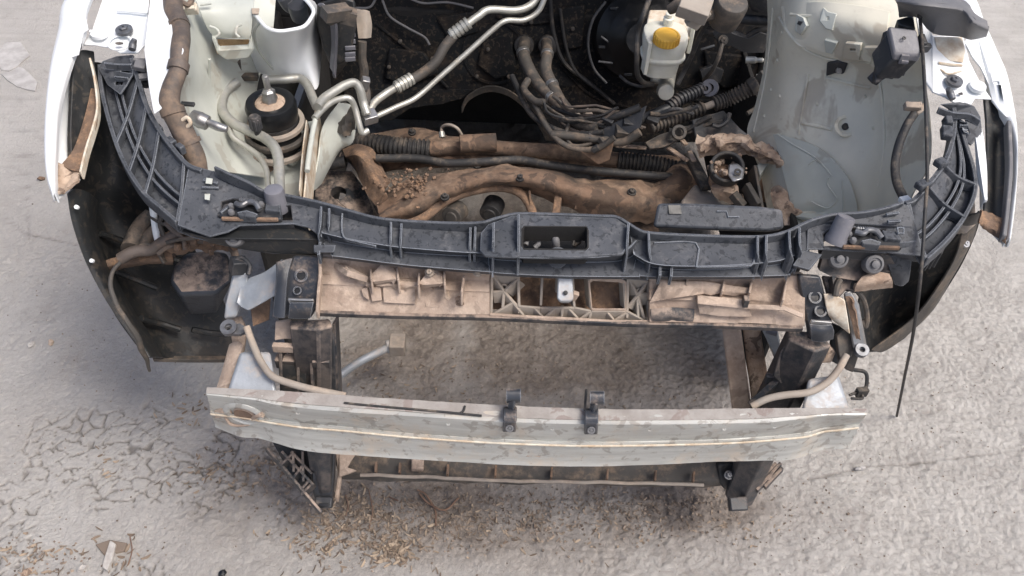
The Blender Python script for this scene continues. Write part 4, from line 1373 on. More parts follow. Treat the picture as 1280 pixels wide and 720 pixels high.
lw = wing([(84, -8, 1.05), (73, 36, 1.02), (63, 80, .99), (57, 130, .95), (55, 180, .91), (58, 220, .885), (66, 246, .87)],
          [(112, -8, 1.055), (104, 36, 1.03), (90, 66, 1.005), (73, 126, .955), (69, 176, .915), (68, 215, .888), (70, 244, .87)], .12, 'front_wing', 'white front wing at left, edge on')
m = M().plate(L((130, -6, 1.04), (186, -6, 1.04), (184, 40, 1.01), (181, 56, 1.0), (172, 66, .99), (150, 66, .99), (140, 60, .995), (118, 56, 1.0), (104, 56, 1.0), (115, 38, 1.01)), .004)
rt = part(m, 'wing_rail', 'white', .0015, lw)
m = M().plate(L((88, 8, 1.045), (104, 8, 1.045), (110, 36, 1.03), (104, 40, 1.03), (98, 68, 1.005), (86, 72, 1.0), (76, 70, 1.0), (80, 40, 1.03)), .004, holes=[L((90, 30, 1.037), (99, 30, 1.037), (97, 35, 1.035), (89, 35, 1.035))])
part(m, 'wing_flange', 'white', .0015, lw)
for x, y in ((88, 44), (86, 57)):
    bolt(U(x, y, 1.035 - .001 * (y - 30)), (0, -.2, 1), .002, 'steel', lw, 'rivet', .001)
m = M().plate(L((100, 42, 1.02), (104, 38, 1.02), (102, 60, 1.005), (97, 66, 1.0)), .004)
part(m, 'painted_gap_shadow', 'black', 0, lw)  # black plate, the shade along the flange edge put in as colour
b1 = bolt(U(155, 37, 1.017), (0, -.1, 1), .0085, 'darksteel', rt, h=.006, washer=2.0)
m = M().plate(L((144, 53, 1.008), (149, 52, 1.008), (154, 53, 1.007), (154, 55, 1.006), (149, 56, 1.006), (144, 55, 1.007)), .0008)
part(m, 'slot', 'black', 0, rt)
m = M().ringed(U(150, 54, 1.004), (0, -.15, 1), .024, .020, .003, 28)
part(m, 'pressed_ring', 'white', .001, rt)
m = M().lathe(U(124, 42, 1.014), (0, -.1, 1), [(.017, -.004), (.016, .003), (.008, .006), (.0, .006)], 22).lathe(U(115, 42, 1.014), (0, -.1, 1), [(.004, 0), (.004, .006), (.002, .008)], 10)
part(m, 'pressed_dimple', 'white', 0, rt)
m = M().tube(L((165, 62, 1.005), (166, 56, 1.01), (168, 49, 1.02)), [.007, .0075, .005], 12)
part(m, 'locating_peg', 'darksteel', 0, rt)
m = M().lip(L((146, 13, 1.033), (166, 14, 1.032), (184, 16, 1.03)), .003, .004, 3)
part(m, 'pressed_bead', 'white', 0, rt)
# inside of the wing: dark brace, brown stay, rusty pocket
m = M().patch([L(*r) for r in (((92, 66, .98), (104, 62, .98), (118, 64, .97)), ((90, 110, .94), (104, 108, .93), (120, 108, .92)), ((88, 160, .90), (98, 160, .89), (110, 160, .88)), ((90, 196, .87), (96, 196, .86), (104, 196, .86)))], 4, .01)
part(m, 'splash_panel', 'liner', .002, lw)
m = M().patch([L(*r) for r in (((114, 110, .935), (120, 112, .93), (124, 122, .925)), ((104, 150, .90), (114, 152, .90), (118, 160, .90)), ((92, 185, .88), (100, 188, .88), (106, 192, .88)), ((76, 206, .872), (88, 212, .872), (98, 214, .872)))], 5, .004)
part(m, 'brown_stay', 'mud', .001, lw)
m = M().lip(L((112, 72, .985), (118, 100, .96), (121, 134, .92), (115, 160, .905), (107, 185, .895), (100, 214, .885)), .02, .004, 4)
part(m, 'headlamp_flange', 'cream', .001, lw)
m = M().patch([L(*r) for r in (((70, 202, .875), (84, 206, .872), (100, 204, .874)), ((69, 222, .868), (84, 222, .862), (99, 214, .868)), ((69, 244, .862), (82, 238, .860), (98, 226, .864)))], 5, .006, rough=.008, rscale=60)
part(m, 'mud_pocket', 'mudlight', 0, lw)

# right front wing
rw = wing([(1216, -8, 1.05), (1230, 26, 1.03), (1246, 62, 1.005), (1260, 96, .98), (1269, 150, .945), (1271, 205, .915), (1268, 260, .885), (1262, 304, .86)],
          [(1200, -8, 1.055), (1214, 26, 1.035), (1230, 70, 1.01), (1248, 125, .965), (1266, 160, .945), (1268, 208, .913), (1263, 260, .885), (1258, 300, .862)], .12, 'front_wing', 'white front wing at right, edge on')
m = M().plate(L((1205, 52, 1.02), (1222, 30, 1.035), (1236, 56, 1.02), (1250, 98, .99), (1258, 130, .965), (1266, 143, .955), (1258, 146, .955), (1248, 136, .96), (1240, 126, .965), (1236, 106, .98), (1226, 84, 1.0), (1216, 72, 1.01)), .004, holes=[L((1241, 101, .988), (1249, 101, .988), (1250, 105, .985), (1243, 105, .985))])
part(m, 'wing_flange', 'white', .0015, rw)
m = M().plate(L((1145, 18, 1.05), (1160, 20, 1.05), (1166, 44, 1.035), (1204, 44, 1.03), (1212, 76, 1.005), (1226, 104, .985), (1240, 124, .97), (1219, 123, .97), (1214, 131, .963), (1206, 128, .965), (1196, 130, .965), (1181, 121, .97), (1166, 115, .975), (1158, 104, .98), (1152, 62, 1.015)), .004)
rr = part(m, 'wing_rail', 'white', .0015, rw)
m = M().plate(L((1168, 46, 1.036), (1203, 46, 1.034), (1207, 64, 1.02), (1204, 78, 1.006), (1188, 76, 1.006), (1172, 66, 1.015)), .002)
part(m, 'dusty_patch', 'cream', .001, rr)
bolt(U(1193, 101, .992), (0, -.15, 1), .0085, 'darksteel', rr, h=.006, washer=2.0)
m = M().lathe(U(1222, 108, .985), (0, -.15, 1), [(.017, -.004), (.016, .003), (.008, .006), (.0, .006)], 22)
part(m, 'pressed_dimple', 'white', 0, rr)
m = M().plate(L((1198, 116, .979), (1203, 115, .979), (1204, 118, .978), (1199, 119, .977)), .001)
part(m, 'slot', 'black', 0, rr)
m = M().tube(L((1191, 124, .975), (1188, 117, .98), (1185, 111, .99)), [.006, .0075, .005], 12)
part(m, 'locating_peg', 'darksteel', 0, rr)
part(M().lip(L((1174, 78, 1.008), (1188, 80, 1.005), (1203, 81, 1.003)), .003, .005, 3), 'pressed_bead', 'cream', 0, rr)
part(M().lip(L((1176, 86, 1.0), (1186, 92, .997), (1202, 88, .998)), .003, .003, 3), 'pressed_bead', 'cream', 0, rr)
m = M().patch([L(*r) for r in (((1230, 122, .965), (1248, 128, .96), (1266, 142, .95)), ((1234, 160, .93), (1250, 166, .92), (1267, 170, .93)), ((1234, 215, .895), (1250, 220, .885), (1267, 222, .90)), ((1230, 272, .865), (1244, 276, .86), (1262, 284, .87)))], 4, .006)
part(m, 'splash_panel', 'liner', .002, rw)
part(M().lip(L((1262, 150, .955), (1264, 205, .925), (1260, 260, .895), (1256, 294, .875)), .02, .008, 4), 'inner_flange', 'grey', .002, rw)
m = M().patch([L(*r) for r in (((1226, 262, .88), (1240, 266, .875), (1259, 276, .88)), ((1224, 277, .875), (1240, 283, .87), (1258, 292, .87)), ((1228, 286, .86), (1242, 295, .858), (1257, 304, .865)))], 4, .006, rough=.006, rscale=60)
part(m, 'mud_pocket', 'mud', 0, rw)
m = M().lip(L((1214, 132, .96), (1226, 160, .94), (1232, 205, .905), (1233, 250, .88)), .025, .005, 4)
m.plate(L((1218, 160, .94), (1229, 170, .93), (1232, 240, .885), (1231, 250, .88), (1222, 225, .89)), .004)
part(m, 'headlamp_flange', 'white', .001, rw)
# faded grey corner trim
cr_ = [(1120, -8), (1138, -8), (1200, -8), (1216, 8), (1222, 22)]
m = M().patch([L(*r) for r in (((1116, -8, 1.10), (1145, -14, 1.12), (1180, -8, 1.12), (1208, 2, 1.115), (1218, 16, 1.11), (1234, 26, 1.10)),
                               ((1120, 2, 1.10), (1148, 4, 1.12), (1180, 8, 1.12), (1204, 12, 1.115), (1216, 26, 1.11), (1235, 34, 1.095)),
                               ((1122, 8, 1.08), (1146, 12, 1.10), (1178, 16, 1.10), (1202, 22, 1.095), (1214, 34, 1.09), (1235, 40, 1.085)),
                               ((1124, 22, 1.05), (1146, 22, 1.055), (1166, 42, 1.045), (1200, 46, 1.04), (1214, 50, 1.04), (1233, 46, 1.05)))], (5, 3), .01)
part(m, 'cowl_trim', 'grey', .003, None, 'faded grey plastic cowl end at right')

# ---------------------------------------------------------------- wheel liners
m = M().patch([L(*r) for r in (
    ((112, 78, .93), (124, 78, .92), (136, 84, .90), (150, 120, .86)),
    ((104, 130, .88), (118, 140, .85), (138, 170, .80), (170, 220, .74)),
    ((104, 190, .84), (120, 205, .78), (148, 230, .72), (205, 275, .66)),
    ((90, 238, .82), (112, 246, .72), (146, 272, .64), (240, 310, .58)),
    ((99, 290, .75), (128, 300, .64), (160, 318, .57), (262, 350, .50)),
    ((118, 340, .67), (146, 346, .56), (182, 358, .49), (280, 380, .43)),
    ((148, 395, .58), (168, 398, .48), (206, 404, .41), (290, 415, .37)),
    ((185, 446, .50), (196, 446, .42), (230, 447, .36), (296, 447, .33)))], 5, .004, rough=.004, rscale=6)
ll = part(m, 'wheel_liner', 'liner', 0, None, 'black plastic wheel liner at left')
m = M().patch([L(*r) for r in (
    ((86, 242, .835), (94, 236, .83), (110, 240, .80), (122, 250, .74)),
    ((92, 282, .78), (100, 280, .775), (112, 285, .74), (122, 290, .68)),
    ((108, 328, .70), (116, 326, .695), (130, 330, .66), (140, 336, .60)),
    ((134, 378, .62), (143, 376, .615), (154, 378, .58), (164, 382, .52)),
    ((164, 420, .55), (172, 418, .545), (182, 420, .51), (192, 424, .46)),
    ((184, 447, .51), (190, 446, .505), (197, 446, .47), (204, 447, .42)))], 5, .004)
part(m, 'liner_flange', 'liner', .001, ll)
for x, y, z in ((96, 259, .815), (115, 326, .705)):
    m = M().lathe(U(x, y, z), (0, -.6, .8), [(.0042, -.003), (.0042, .003), (.002, .004)], 12)
    part(m, 'clip', 'white', 0, ll)
m = M().lip(L((190, 446, .40), (230, 447, .365), (296, 447, .335)), .012, .012, 4)
part(m, 'liner_hem', 'hose', .001, ll)
m = M().patch([L(*r) for r in (((1100, 300, .80), (1160, 300, .80), (1190, 300, .78), (1222, 268, .80), (1226, 262, .82)),
                               ((1092, 335, .72), (1130, 330, .68), (1160, 330, .66), (1204, 310, .70), (1216, 292, .76)),
                               ((1076, 370, .64), (1110, 370, .58), (1146, 372, .56), (1182, 352, .60), (1196, 334, .66)),
                               ((1072, 410, .57), (1094, 410, .51), (1120, 406, .48), (1150, 394, .51), (1170, 376, .58)),
                               ((1074, 440, .55), (1086, 440, .51), (1104, 438, .47), (1122, 426, .48), (1140, 410, .53)))], 5, .004, rough=.004, rscale=7)
rl = part(m, 'wheel_liner', 'liner', 0, None, 'black plastic wheel liner at right')
m = M().patch([L(*r) for r in (((1206, 272, .83), (1216, 268, .83), (1226, 266, .825)), ((1196, 318, .75), (1206, 316, .74), (1216, 300, .755)), ((1172, 360, .66), (1182, 360, .64), (1194, 340, .66)), ((1140, 400, .57), (1150, 404, .55), (1168, 386, .57)), ((1090, 438, .52), (1104, 440, .495), (1130, 424, .51)))], 5, .004)
part(m, 'liner_flange', 'hose', .001, rl)
bolt(U(1207, 304, .765), (0.3, -.5, .8), .006, 'steel', rl, 'clip', .003)
m = M().plate(L((1206, 250, .84), (1219, 244, .84), (1221, 280, .80), (1208, 292, .80), (1196, 282, .82)), .02)
part(m, 'liner_tab', 'palehose', .003, rl)
for k in range(4):
    m = M().bar(U(1158 + k * 6, 322 - k * 2, .80), U(1166 + k * 5, 314 - k * 3, .80), .006, .04)
    part(m, 'liner_rib', 'black', .001, rl)

# ---------------------------------------------------------------- resonator box, horns and loose wires at left
m = M().hull(L((232, 317, .64), (262, 313, .645), (284, 316, .645), (291, 336, .63), (290, 352, .62), (270, 368, .605), (224, 369, .605), (212, 352, .615), (218, 332, .63)),
             L((234, 325, .48), (262, 322, .48), (280, 326, .48), (284, 344, .48), (282, 362, .48), (272, 392, .48), (238, 394, .48), (224, 372, .48), (226, 346, .48)))
rb = part(m, 'resonator_box', 'tubdust', .008, None, 'black dusty box on the left wheel liner')
m = M().tube(L((214, 322, .65), (218, 310, .66), (240, 306, .665), (268, 305, .665), (288, 309, .66), (294, 322, .65), (291, 338, .635)), .008, 12, wob=.003)
part(m, 'band', 'loom', 0, rb)
m = M().patch([L(*r) for r in (((196, 300, .70), (230, 296, .71), (270, 290, .71), (296, 296, .70)), ((204, 310, .68), (234, 302, .70), (270, 298, .70), (298, 306, .68)), ((214, 318, .65), (236, 312, .66), (268, 310, .66), (292, 316, .65)))], 6, .02, rough=.014, rscale=40, lump=.01, lscale=30)
part(m, 'mud_crust', 'mud', 0, rb)
m = M().patch([L(*r) for r in (((134, 326, .64), (160, 316, .66), (190, 312, .67), (214, 310, .67)), ((130, 336, .63), (160, 330, .645), (190, 326, .655), (216, 326, .65)), ((136, 344, .59), (160, 334, .61), (190, 330, .62), (216, 332, .62)))], 5, .012, rough=.005, rscale=40)
part(m, 'horn_bracket', 'mud', 0, rb)
m = M().tube(L((166, 312, .68), (172, 292, .69), (180, 276, .70), (186, 264, .71)), [.022, .02, .015, .008], 14, wob=.006).tube(L((180, 312, .68), (186, 296, .69), (196, 284, .70)), [.016, .014, .01], 12, wob=.004)
part(m, 'horn', 'hose', 0, None, 'dusty horn behind the loose wires')
part(M().tube(L((150, 322, .68), (170, 314, .69), (190, 312, .69), (204, 304, .70), (216, 296, .71), (226, 288, .72)), .0125, 12, wob=.005), 'taped_wire', 'loom')
part(M().tube(L((202, 268, .74), (200, 280, .73), (204, 296, .71), (202, 312, .68), (206, 328, .66)), .005, 8, wob=.003), 'taped_wire', 'hose')
part(M().tube(L((190, 252, .77), (192, 268, .74), (195, 290, .71), (198, 302, .70)), .007, 10), 'wire_sleeve', 'white')
part(M().tube(L((150, 328, .72), (140, 340, .71), (138, 360, .69), (145, 380, .67), (157, 400, .65), (170, 418, .62), (177, 436, .58), (188, 464, .50)), [.004, .004, .0045, .005, .005, .0065, .006, .003], 10, wob=.004), 'trailing_wire', 'hose')
random.seed(5)
m = M()
for i in range(60):
    px, py = random.uniform(205, 300), random.gauss(300, 6)
    p = U(px, py, .70)
    s_ = random.uniform(.004, .014)
    m.box(p, (s_ * 1.5, s_, s_ * .8), (random.uniform(0, 90), random.uniform(0, 90), random.uniform(0, 180)))
o = part(m, 'mud_clods', 'mud', .001, rb)
o['kind'] = 'stuff'

for pts, r in ((((206, 304, .715), (222, 300, .72), (244, 298, .72), (266, 296, .72), (286, 302, .71)), .004), (((198, 318, .69), (214, 308, .70), (232, 304, .70), (258, 302, .70)), .005), (((184, 268, .74), (196, 276, .735), (214, 284, .73), (232, 292, .72)), .003), (((160, 318, .69), (176, 306, .70), (188, 306, .70), (200, 318, .68), (206, 330, .665)), .0035), (((206, 278, .735), (216, 290, .725), (226, 300, .715), (230, 312, .70)), .0045)):
    part(M().tube(L(*pts), r, 9, wob=.005), 'loose_wire', 'loom' if r > .0042 else 'hose')

for pts in (((126, 292, .655), (150, 300, .615), (190, 316, .565), (236, 330, .535)), ((140, 338, .585), (166, 348, .545), (196, 360, .51)), ((240, 412, .42), (262, 416, .40), (286, 418, .39)), ((176, 398, .49), (200, 404, .44), (226, 412, .42))):
    part(M().tube([p + (CAM - p).normalized() * .012 for p in L(*pts)], .007, 8), 'moulded_rib', 'liner', 0, ll)

# ---------------------------------------------------------------- black carrier across the nose
tie = part(M().patch([L(*r) for r in (
    ((402, 256, .868), (432, 264, .866), (482, 275, .862), (520, 279, .860), (570, 282, .858), (612, 282, .856)),
    ((402, 276, .864), (432, 280, .862), (482, 290, .858), (520, 294, .856), (570, 297, .854), (612, 298, .853)),
    ((402, 291, .860), (432, 298, .858), (482, 307, .854), (520, 311, .852), (570, 315, .850), (612, 317, .849)),
    ((402, 298, .836), (432, 304, .834), (482, 312, .830), (520, 316, .828), (570, 319, .826), (612, 320, .826)),
    ((402, 301, .834), (432, 307, .832), (482, 315, .828), (520, 318, .826), (570, 322, .824), (612, 324, .824)),
    ((415, 320, .826), (440, 323, .824), (486, 329, .822), (524, 333, .820), (572, 337, .818), (612, 340, .818)),
    ((415, 323, .806), (440, 326, .804), (486, 332, .802), (524, 336, .800), (572, 340, .798), (612, 343, .798)))], (1, 5), .003, lin=True), 'grille_carrier', 'tie', .0008, None, 'long black plastic grille carrier across the nose')
m = M().patch([L(*r) for r in (
    ((786, 284, .862), (812, 292, .862), (860, 294, .862), (925, 297, .862), (968, 295, .864), (988, 289, .866), (1016, 276, .868)),
    ((790, 306, .856), (815, 312, .856), (862, 313, .856), (925, 313, .856), (968, 310, .858), (988, 306, .860), (1016, 298, .862)),
    ((792, 318, .852), (817, 330, .852), (864, 333, .850), (925, 331, .850), (968, 327, .852), (986, 322, .854), (1012, 312, .856)),
    ((794, 322, .830), (818, 334, .830), (866, 337, .828), (925, 335, .828), (968, 331, .830), (986, 326, .832), (1012, 318, .834)),
    ((794, 326, .828), (818, 338, .828), (866, 340, .826), (925, 338, .826), (968, 334, .828), (984, 330, .830), (1008, 322, .832)),
    ((790, 344, .818), (818, 346, .818), (866, 346, .818), (925, 346, .818), (962, 345, .818), (985, 344, .820), (988, 342, .822)),
    ((790, 347, .798), (818, 349, .798), (866, 349, .798), (925, 349, .798), (962, 348, .798), (985, 347, .800), (988, 345, .802)))], (1, 5), .003, lin=True)
part(m, 'right_span', 'tie', .0008, tie)
# raised centre with the striker opening
hole = L((655, 283, .884), (733, 283, .884), (735, 288, .883), (735, 309, .878), (732, 312, .877), (655, 311, .877), (653, 307, .878), (653, 286, .883))
m = M().plate(L((610, 280, .878), (640, 269, .886), (655, 268, .887), (770, 272, .887), (786, 282, .880), (784, 310, .876), (778, 318, .872), (740, 320, .872), (720, 322, .872), (650, 320, .872), (645, 321, .872), (606, 320, .866), (600, 314, .864), (601, 290, .872)), .006, [hole])
ctr = part(m, 'striker_housing', 'tie', .005, tie)
m = M().lip(hole + [hole[0]], .035, .003, 1)
part(m, 'opening_wall', 'under', 0, ctr)
m = M().patch([L(*r) for r in (((610, 312, .867), (630, 321, .867), (690, 323, .868), (760, 321, .868), (784, 312, .872), (796, 300, .862)), ((610, 322, .826), (630, 325, .826), (690, 327, .826), (760, 327, .826), (786, 322, .830), (800, 312, .84)), ((610, 326, .824), (630, 328, .824), (690, 330, .824), (760, 330, .824), (788, 328, .826), (800, 326, .828)), ((612, 340, .818), (630, 342, .818), (690, 345, .818), (760, 346, .818), (790, 346, .818), (800, 346, .818)), ((612, 343, .798), (630, 345, .798), (690, 348, .798), (760, 349, .798), (790, 349, .798), (800, 349, .798)))], (1, 4), .003, lin=True)
part(m, 'centre_apron', 'tie', .0008, tie)
m = M().plate(L((600, 285, .80), (790, 285, .80), (790, 325, .79), (600, 325, .79)), .01)
part(m, 'striker_floor', 'under', 0, tie)
m = M().tube(L((694, 296, .855), (695, 304, .845), (695, 314, .82)), .0075, 12).box(U(694, 293, .858), (.022, .012, .012)).bar(U(664, 286, .862), U(725, 286, .862), .004, .006)
part(m, 'striker_pin', 'grey', .001, tie)
m = M().tube(L((657, 306, .84), (660, 299, .845), (668, 298, .845), (673, 304, .84), (668, 310, .835)), .005, 10)
part(m, 'striker_hook', 'grey', 0, tie)
m = M().plate(L((714, 300, .845), (724, 295, .85), (727, 302, .845), (718, 308, .84)), .01).bar(U(718, 298, .852), U(716, 307, .845), .004, .006)
part(m, 'striker_spring', 'hose', .001, tie)
m = M().lathe(U(697, 322, .835), (0, -.7, .7), [(.020, -.01), (.019, 0), (.014, .004), (.0, .005)], 24, ex=1.0)
part(m, 'moulded_boss', 'tie', 0, tie)
# raised rear lip along the whole carrier, rear edges of the end plates
m = M().lip(L((268, 208, .92), (285, 216, .915), (310, 227, .905), (330, 238, .895), (345, 241, .89), (357, 243, .89), (382, 248, .888), (407, 254, .886), (432, 261, .884), (460, 269, .88), (482, 273, .878), (520, 276, .876), (570, 278, .876), (602, 277, .878), (620, 272, .883), (640, 267, .888), (655, 266, .89), (700, 267, .89), (750, 269, .89), (770, 270, .89), (785, 278, .886), (798, 286, .882), (812, 290, .878), (860, 293, .876), (925, 295, .876), (960, 294, .878), (985, 288, .882), (1004, 279, .888), (1022, 272, .892), (1045, 267, .895), (1075, 265, .90), (1104, 260, .905), (1130, 252, .91)), .024, .006, 5)
part(m, 'rear_lip', 'tie', .0015, tie)
for a, b, h in (((402, 262, .875), (398, 300, .845), .03), ((412, 264, .875), (410, 297, .845), .03), ((489, 281, .866), (488, 312, .844), .03), ((502, 283, .866), (500, 316, .84), .03), ((588, 288, .862), (587, 320, .838), .025), ((594, 287, .862), (593, 320, .838), .025), ((617, 282, .888), (616, 324, .850), .04), ((648, 272, .892), (648, 326, .855), .03), ((785, 282, .886), (783, 326, .85), .04), ((810, 293, .872), (813, 332, .842), .03), ((946, 298, .872), (948, 332, .842), .03), ((957, 297, .874), (958, 333, .842), .03), ((985, 292, .878), (990, 330, .845), .035), ((998, 288, .882), (1001, 322, .855), .035)):
    q_ = [U(*a) + Vector((0, 0, .008)), U((a[0] + b[0]) / 2, (a[1] + b[1]) / 2, max(a[2], b[2])) + Vector((0, 0, .002)), U(*b) + Vector((0, 0, .012))]
    part(M().lip(q_, h + .02, .0045, 2), 'stiffening_rib', 'tie', .0008, tie)
for pts in (((825, 331, .845), (825, 344, .842)), ((840, 331, .845), (839, 345, .842)), ((400, 302, .845), (398, 318, .842))):
    part(M().bar(U(*pts[0]), U(*pts[1]), .005, .028), 'stiffening_rib', 'tie', .0008, tie)
part(M().lip(L((428, 266, .874), (427, 280, .868), (430, 296, .863), (445, 301, .860), (470, 307, .858)), .006, .003, 4), 'moulded_bead', 'tie', .0005, tie)
m = M().lip(L((818, 303, .862), (870, 303, .862), (871, 330, .853), (876, 333, .852), (925, 332, .852), (942, 328, .854), (944, 304, .862)), .004, .003, 3)
part(m, 'moulded_bead', 'tie', .0005, tie)
m = M().hull(L((392, 306, .85), (420, 306, .85), (418, 316, .84), (392, 316, .84)), L((394, 308, .80), (418, 308, .80), (416, 318, .79), (394, 318, .79)))
part(m, 'locating_block', 'tie', .002, tie)
m = M().hull(L((990, 332, .85), (1004, 312, .862), (1028, 318, .86), (1012, 338, .846)), L((992, 334, .80), (1006, 316, .81), (1024, 322, .81), (1010, 340, .80)))
part(m, 'locating_block', 'tie', .002, tie)


# end arms: floor, two lips, cross ribs
def arm(inner, outer, ribs, label, lowhs):
    n = len(inner)
    I, O = L(*inner), L(*outer)
    g0 = [p + Vector((0, 0, -.012)) for p in I]
    g1 = [a.lerp(b, .35) + Vector((0, 0, -.020)) for a, b in zip(I, O)]
    g2 = [a.lerp(b, .60) + Vector((0, 0, -.034)) for a, b in zip(I, O)]
    g3 = [a.lerp(b, .80) + Vector((0, 0, -.028)) for a, b in zip(I, O)]
    g4 = [p + Vector((0, 0, -.022)) for p in O]
    m = M().patch([g0, g1, g2, g3, g4], (3, 6), .003)
    a = part(m, 'end_arm', 'tie', 0, tie, label)
    part(M().lip(I, .03, .009, 6), 'inner_lip', 'tie', .0015, a)
    part(M().lip(O, .028, .008, 6), 'outer_lip', 'tie', .0015, a)
    for k in (.52, .66):
        part(M().lip([x.lerp(y, k) + Vector((0, 0, -.012)) for x, y in zip(I, O)], .014, .005, 6), 'long_bead', 'tie', .001, a)
    CI, CO = cr(I, 10), cr(O, 10)
    for ti, to in ribs:
        p, q = CI[int(ti * 10)], CO[int(to * 10)]
        part(M().lip([p, p.lerp(q, .5) + Vector((0, 0, -.007)), q], .022, .006, 5), 'cross_rib', 'tie', .001, a)
    return a


aL = arm([(164, 72, .985), (172, 98, .965), (180, 124, .95), (190, 146, .938), (206, 172, .925), (232, 203, .91), (252, 212, .905)],
         [(124, 80, .965), (126, 108, .94), (136, 150, .915), (152, 196, .89), (176, 236, .87), (200, 258, .862), (221, 276, .855)],
         ((1.0, 2.6), (2.3, 3.4), (3.6, 4.2), (4.9, 6.0)), 'ribbed left arm of the carrier', 0)
aR = arm([(1192, 128, .97), (1194, 150, .955), (1190, 178, .94), (1180, 204, .925), (1164, 226, .915), (1144, 248, .908), (1132, 253, .905)],
         [(1197, 140, .955), (1206, 172, .93), (1218, 212, .90), (1219, 240, .885), (1206, 270, .87), (1184, 298, .86), (1158, 322, .852)],
         ((3.0, 2.6), (4.2, 4.0), (5.6, 6.0)), 'ribbed right arm of the carrier', 0)
# head plates of the arms with clip slots
m = M().plate(L((122, 84, .965), (128, 76, .975), (145, 70, .98), (166, 68, .988), (166, 92, .97), (158, 106, .955), (150, 118, .945), (134, 106, .945)), .005, holes=[L((149, 85, .968), (161, 87, .968), (160, 92, .963), (149, 90, .963)), L((144, 101, .953), (154, 102, .953), (152, 107, .949), (143, 106, .949))])
part(m, 'head_plate', 'tie', .0015, aL)
m = M().bar(U(143, 95, .966), U(160, 97, .966), .003, .006).lip(L((130, 78, .985), (148, 80, .982), (164, 80, .985)), .014, .005, 3)
part(m, 'moulded_bead', 'tie', .0006, aL)
m = M().plate(L((168, 72, .985), (184, 72, .98), (192, 100, .95), (186, 107, .945), (172, 104, .955)), .02)
part(m, 'clip_body', 'black', .003, aL)
for m in (M().bar(U(166, 73, .992), U(185, 74, .99), .008, .01), M().box(U(176, 82, .985), (.022, .02, .014), (20, 10, 0)), M().box(U(180, 96, .965), (.02, .014, .01), (20, 0, 20))):
    part(m, 'clip', 'grey', .002, aL)
m = M().plate(L((1176, 130, .975), (1200, 127, .975), (1218, 132, .968), (1226, 146, .955), (1228, 165, .94), (1214, 182, .92), (1206, 176, .925), (1198, 150, .945), (1192, 140, .955)), .005, holes=[L((1198, 147, .957), (1206, 148, .956), (1208, 153, .952), (1200, 152, .953)), L((1203, 162, .942), (1211, 163, .94), (1212, 167, .937), (1205, 166, .938))])
part(m, 'head_plate', 'tie', .0015, aR)
m = M().lip(L((1174, 134, .985), (1192, 140, .975), (1212, 142, .97), (1226, 150, .96)), .014, .005, 4).bar(U(1200, 156, .955), U(1210, 156, .955), .003, .006)
part(m, 'moulded_bead', 'tie', .0006, aR)
for m in (M().box(U(1184, 152, .96), (.014, .018, .02), (20, 0, 0)), M().box(U(1183, 166, .95), (.02, .03, .016), (10, 0, -10)), M().box(U(1176, 204, .93), (.022, .02, .014), (0, 0, 30)), M().box(U(1154, 231, .925), (.03, .018, .014), (0, 0, 30))):
    part(m, 'clip', 'tie', .003, aR)
for m in (M().box(U(214, 178, .915), (.022, .014, .016), (0, 0, -40)), M().box(U(226, 186, .912), (.018, .012, .018), (0, 0, -40)), M().box(U(199, 160, .925), (.018, .010, .010), (0, 0, -50))):
    part(m, 'clip', 'tie', .002, aL)
# end plates with latches
lh = L((276, 252, .872), (292, 248, .874), (310, 250, .874), (350, 258, .872), (364, 256, .872), (366, 276, .862), (300, 276, .862), (276, 270, .864))
m = M().plate(L((236, 206, .905), (254, 210, .902), (268, 214, .900), (290, 224, .893), (310, 234, .886), (330, 244, .878), (345, 247, .876), (402, 258, .872), (402, 296, .856), (385, 284, .858), (366, 280, .860), (300, 282, .858), (285, 290, .852), (262, 296, .848), (222, 282, .856)), .004, [lh])
lp = part(m, 'left_end_plate', 'tie', .0015, tie)
m = M().lip([p for p in lh] + [lh[0]], .03, .003, 1)
part(m, 'latch_pocket', 'black', 0, lp)
m = M().patch([L(*r) for r in (((226, 262, .862), (250, 266, .862), (272, 268, .862)), ((226, 274, .85), (250, 277, .85), (274, 279, .85)), ((224, 282, .838), (252, 290, .836), (284, 290, .838)), ((222, 290, .82), (252, 300, .82), (286, 300, .82)))], 4, .004)
part(m, 'stepped_lip', 'tie', .001, lp)
m = M().bar(U(254, 224, .897), U(272, 228, .894), .006, .006).bar(U(252, 233, .892), U(273, 234, .89), .004, .004)
part(m, 'moulded_bead', 'tie', .0008, lp)
for q in (((258, 223), (266, 224), (265, 231), (257, 230)), ((256, 243), (263, 243), (262, 251), (256, 250))):
    part(M().plate([U(x, y, .8975 - .0004 * (y - 220)) + Vector((0, 0, .002)) for x, y in q], .002), 'clip_tab', 'bay', .0006, lp)
rh = L((1028, 292, .868), (1040, 284, .872), (1060, 282, .872), (1082, 288, .87), (1108, 286, .87), (1110, 310, .858), (1030, 308, .86))
m = M().plate(L((1010, 280, .874), (1024, 276, .88), (1045, 271, .886), (1075, 269, .89), (1104, 264, .895), (1130, 255, .902), (1136, 256, .902), (1146, 284, .88), (1155, 320, .856), (1130, 318, .852), (1112, 316, .852), (1060, 314, .854), (1030, 312, .856), (1008, 312, .858)), .004, [rh])
rp = part(m, 'right_end_plate', 'tie', .0015, tie)
m = M().lip([p for p in rh] + [rh[0]], .03, .003, 1)
part(m, 'latch_pocket', 'black', 0, rp)
m = M().patch([L(*r) for r in (((1112, 302, .868), (1134, 302, .868), (1150, 300, .868)), ((1112, 309, .858), (1134, 310, .858), (1152, 308, .858)), ((1112, 315, .842), (1134, 318, .842), (1153, 318, .842)), ((1110, 322, .82), (1134, 326, .82), (1152, 328, .82)))], 4, .004)
part(m, 'stepped_lip', 'tie', .001, rp)
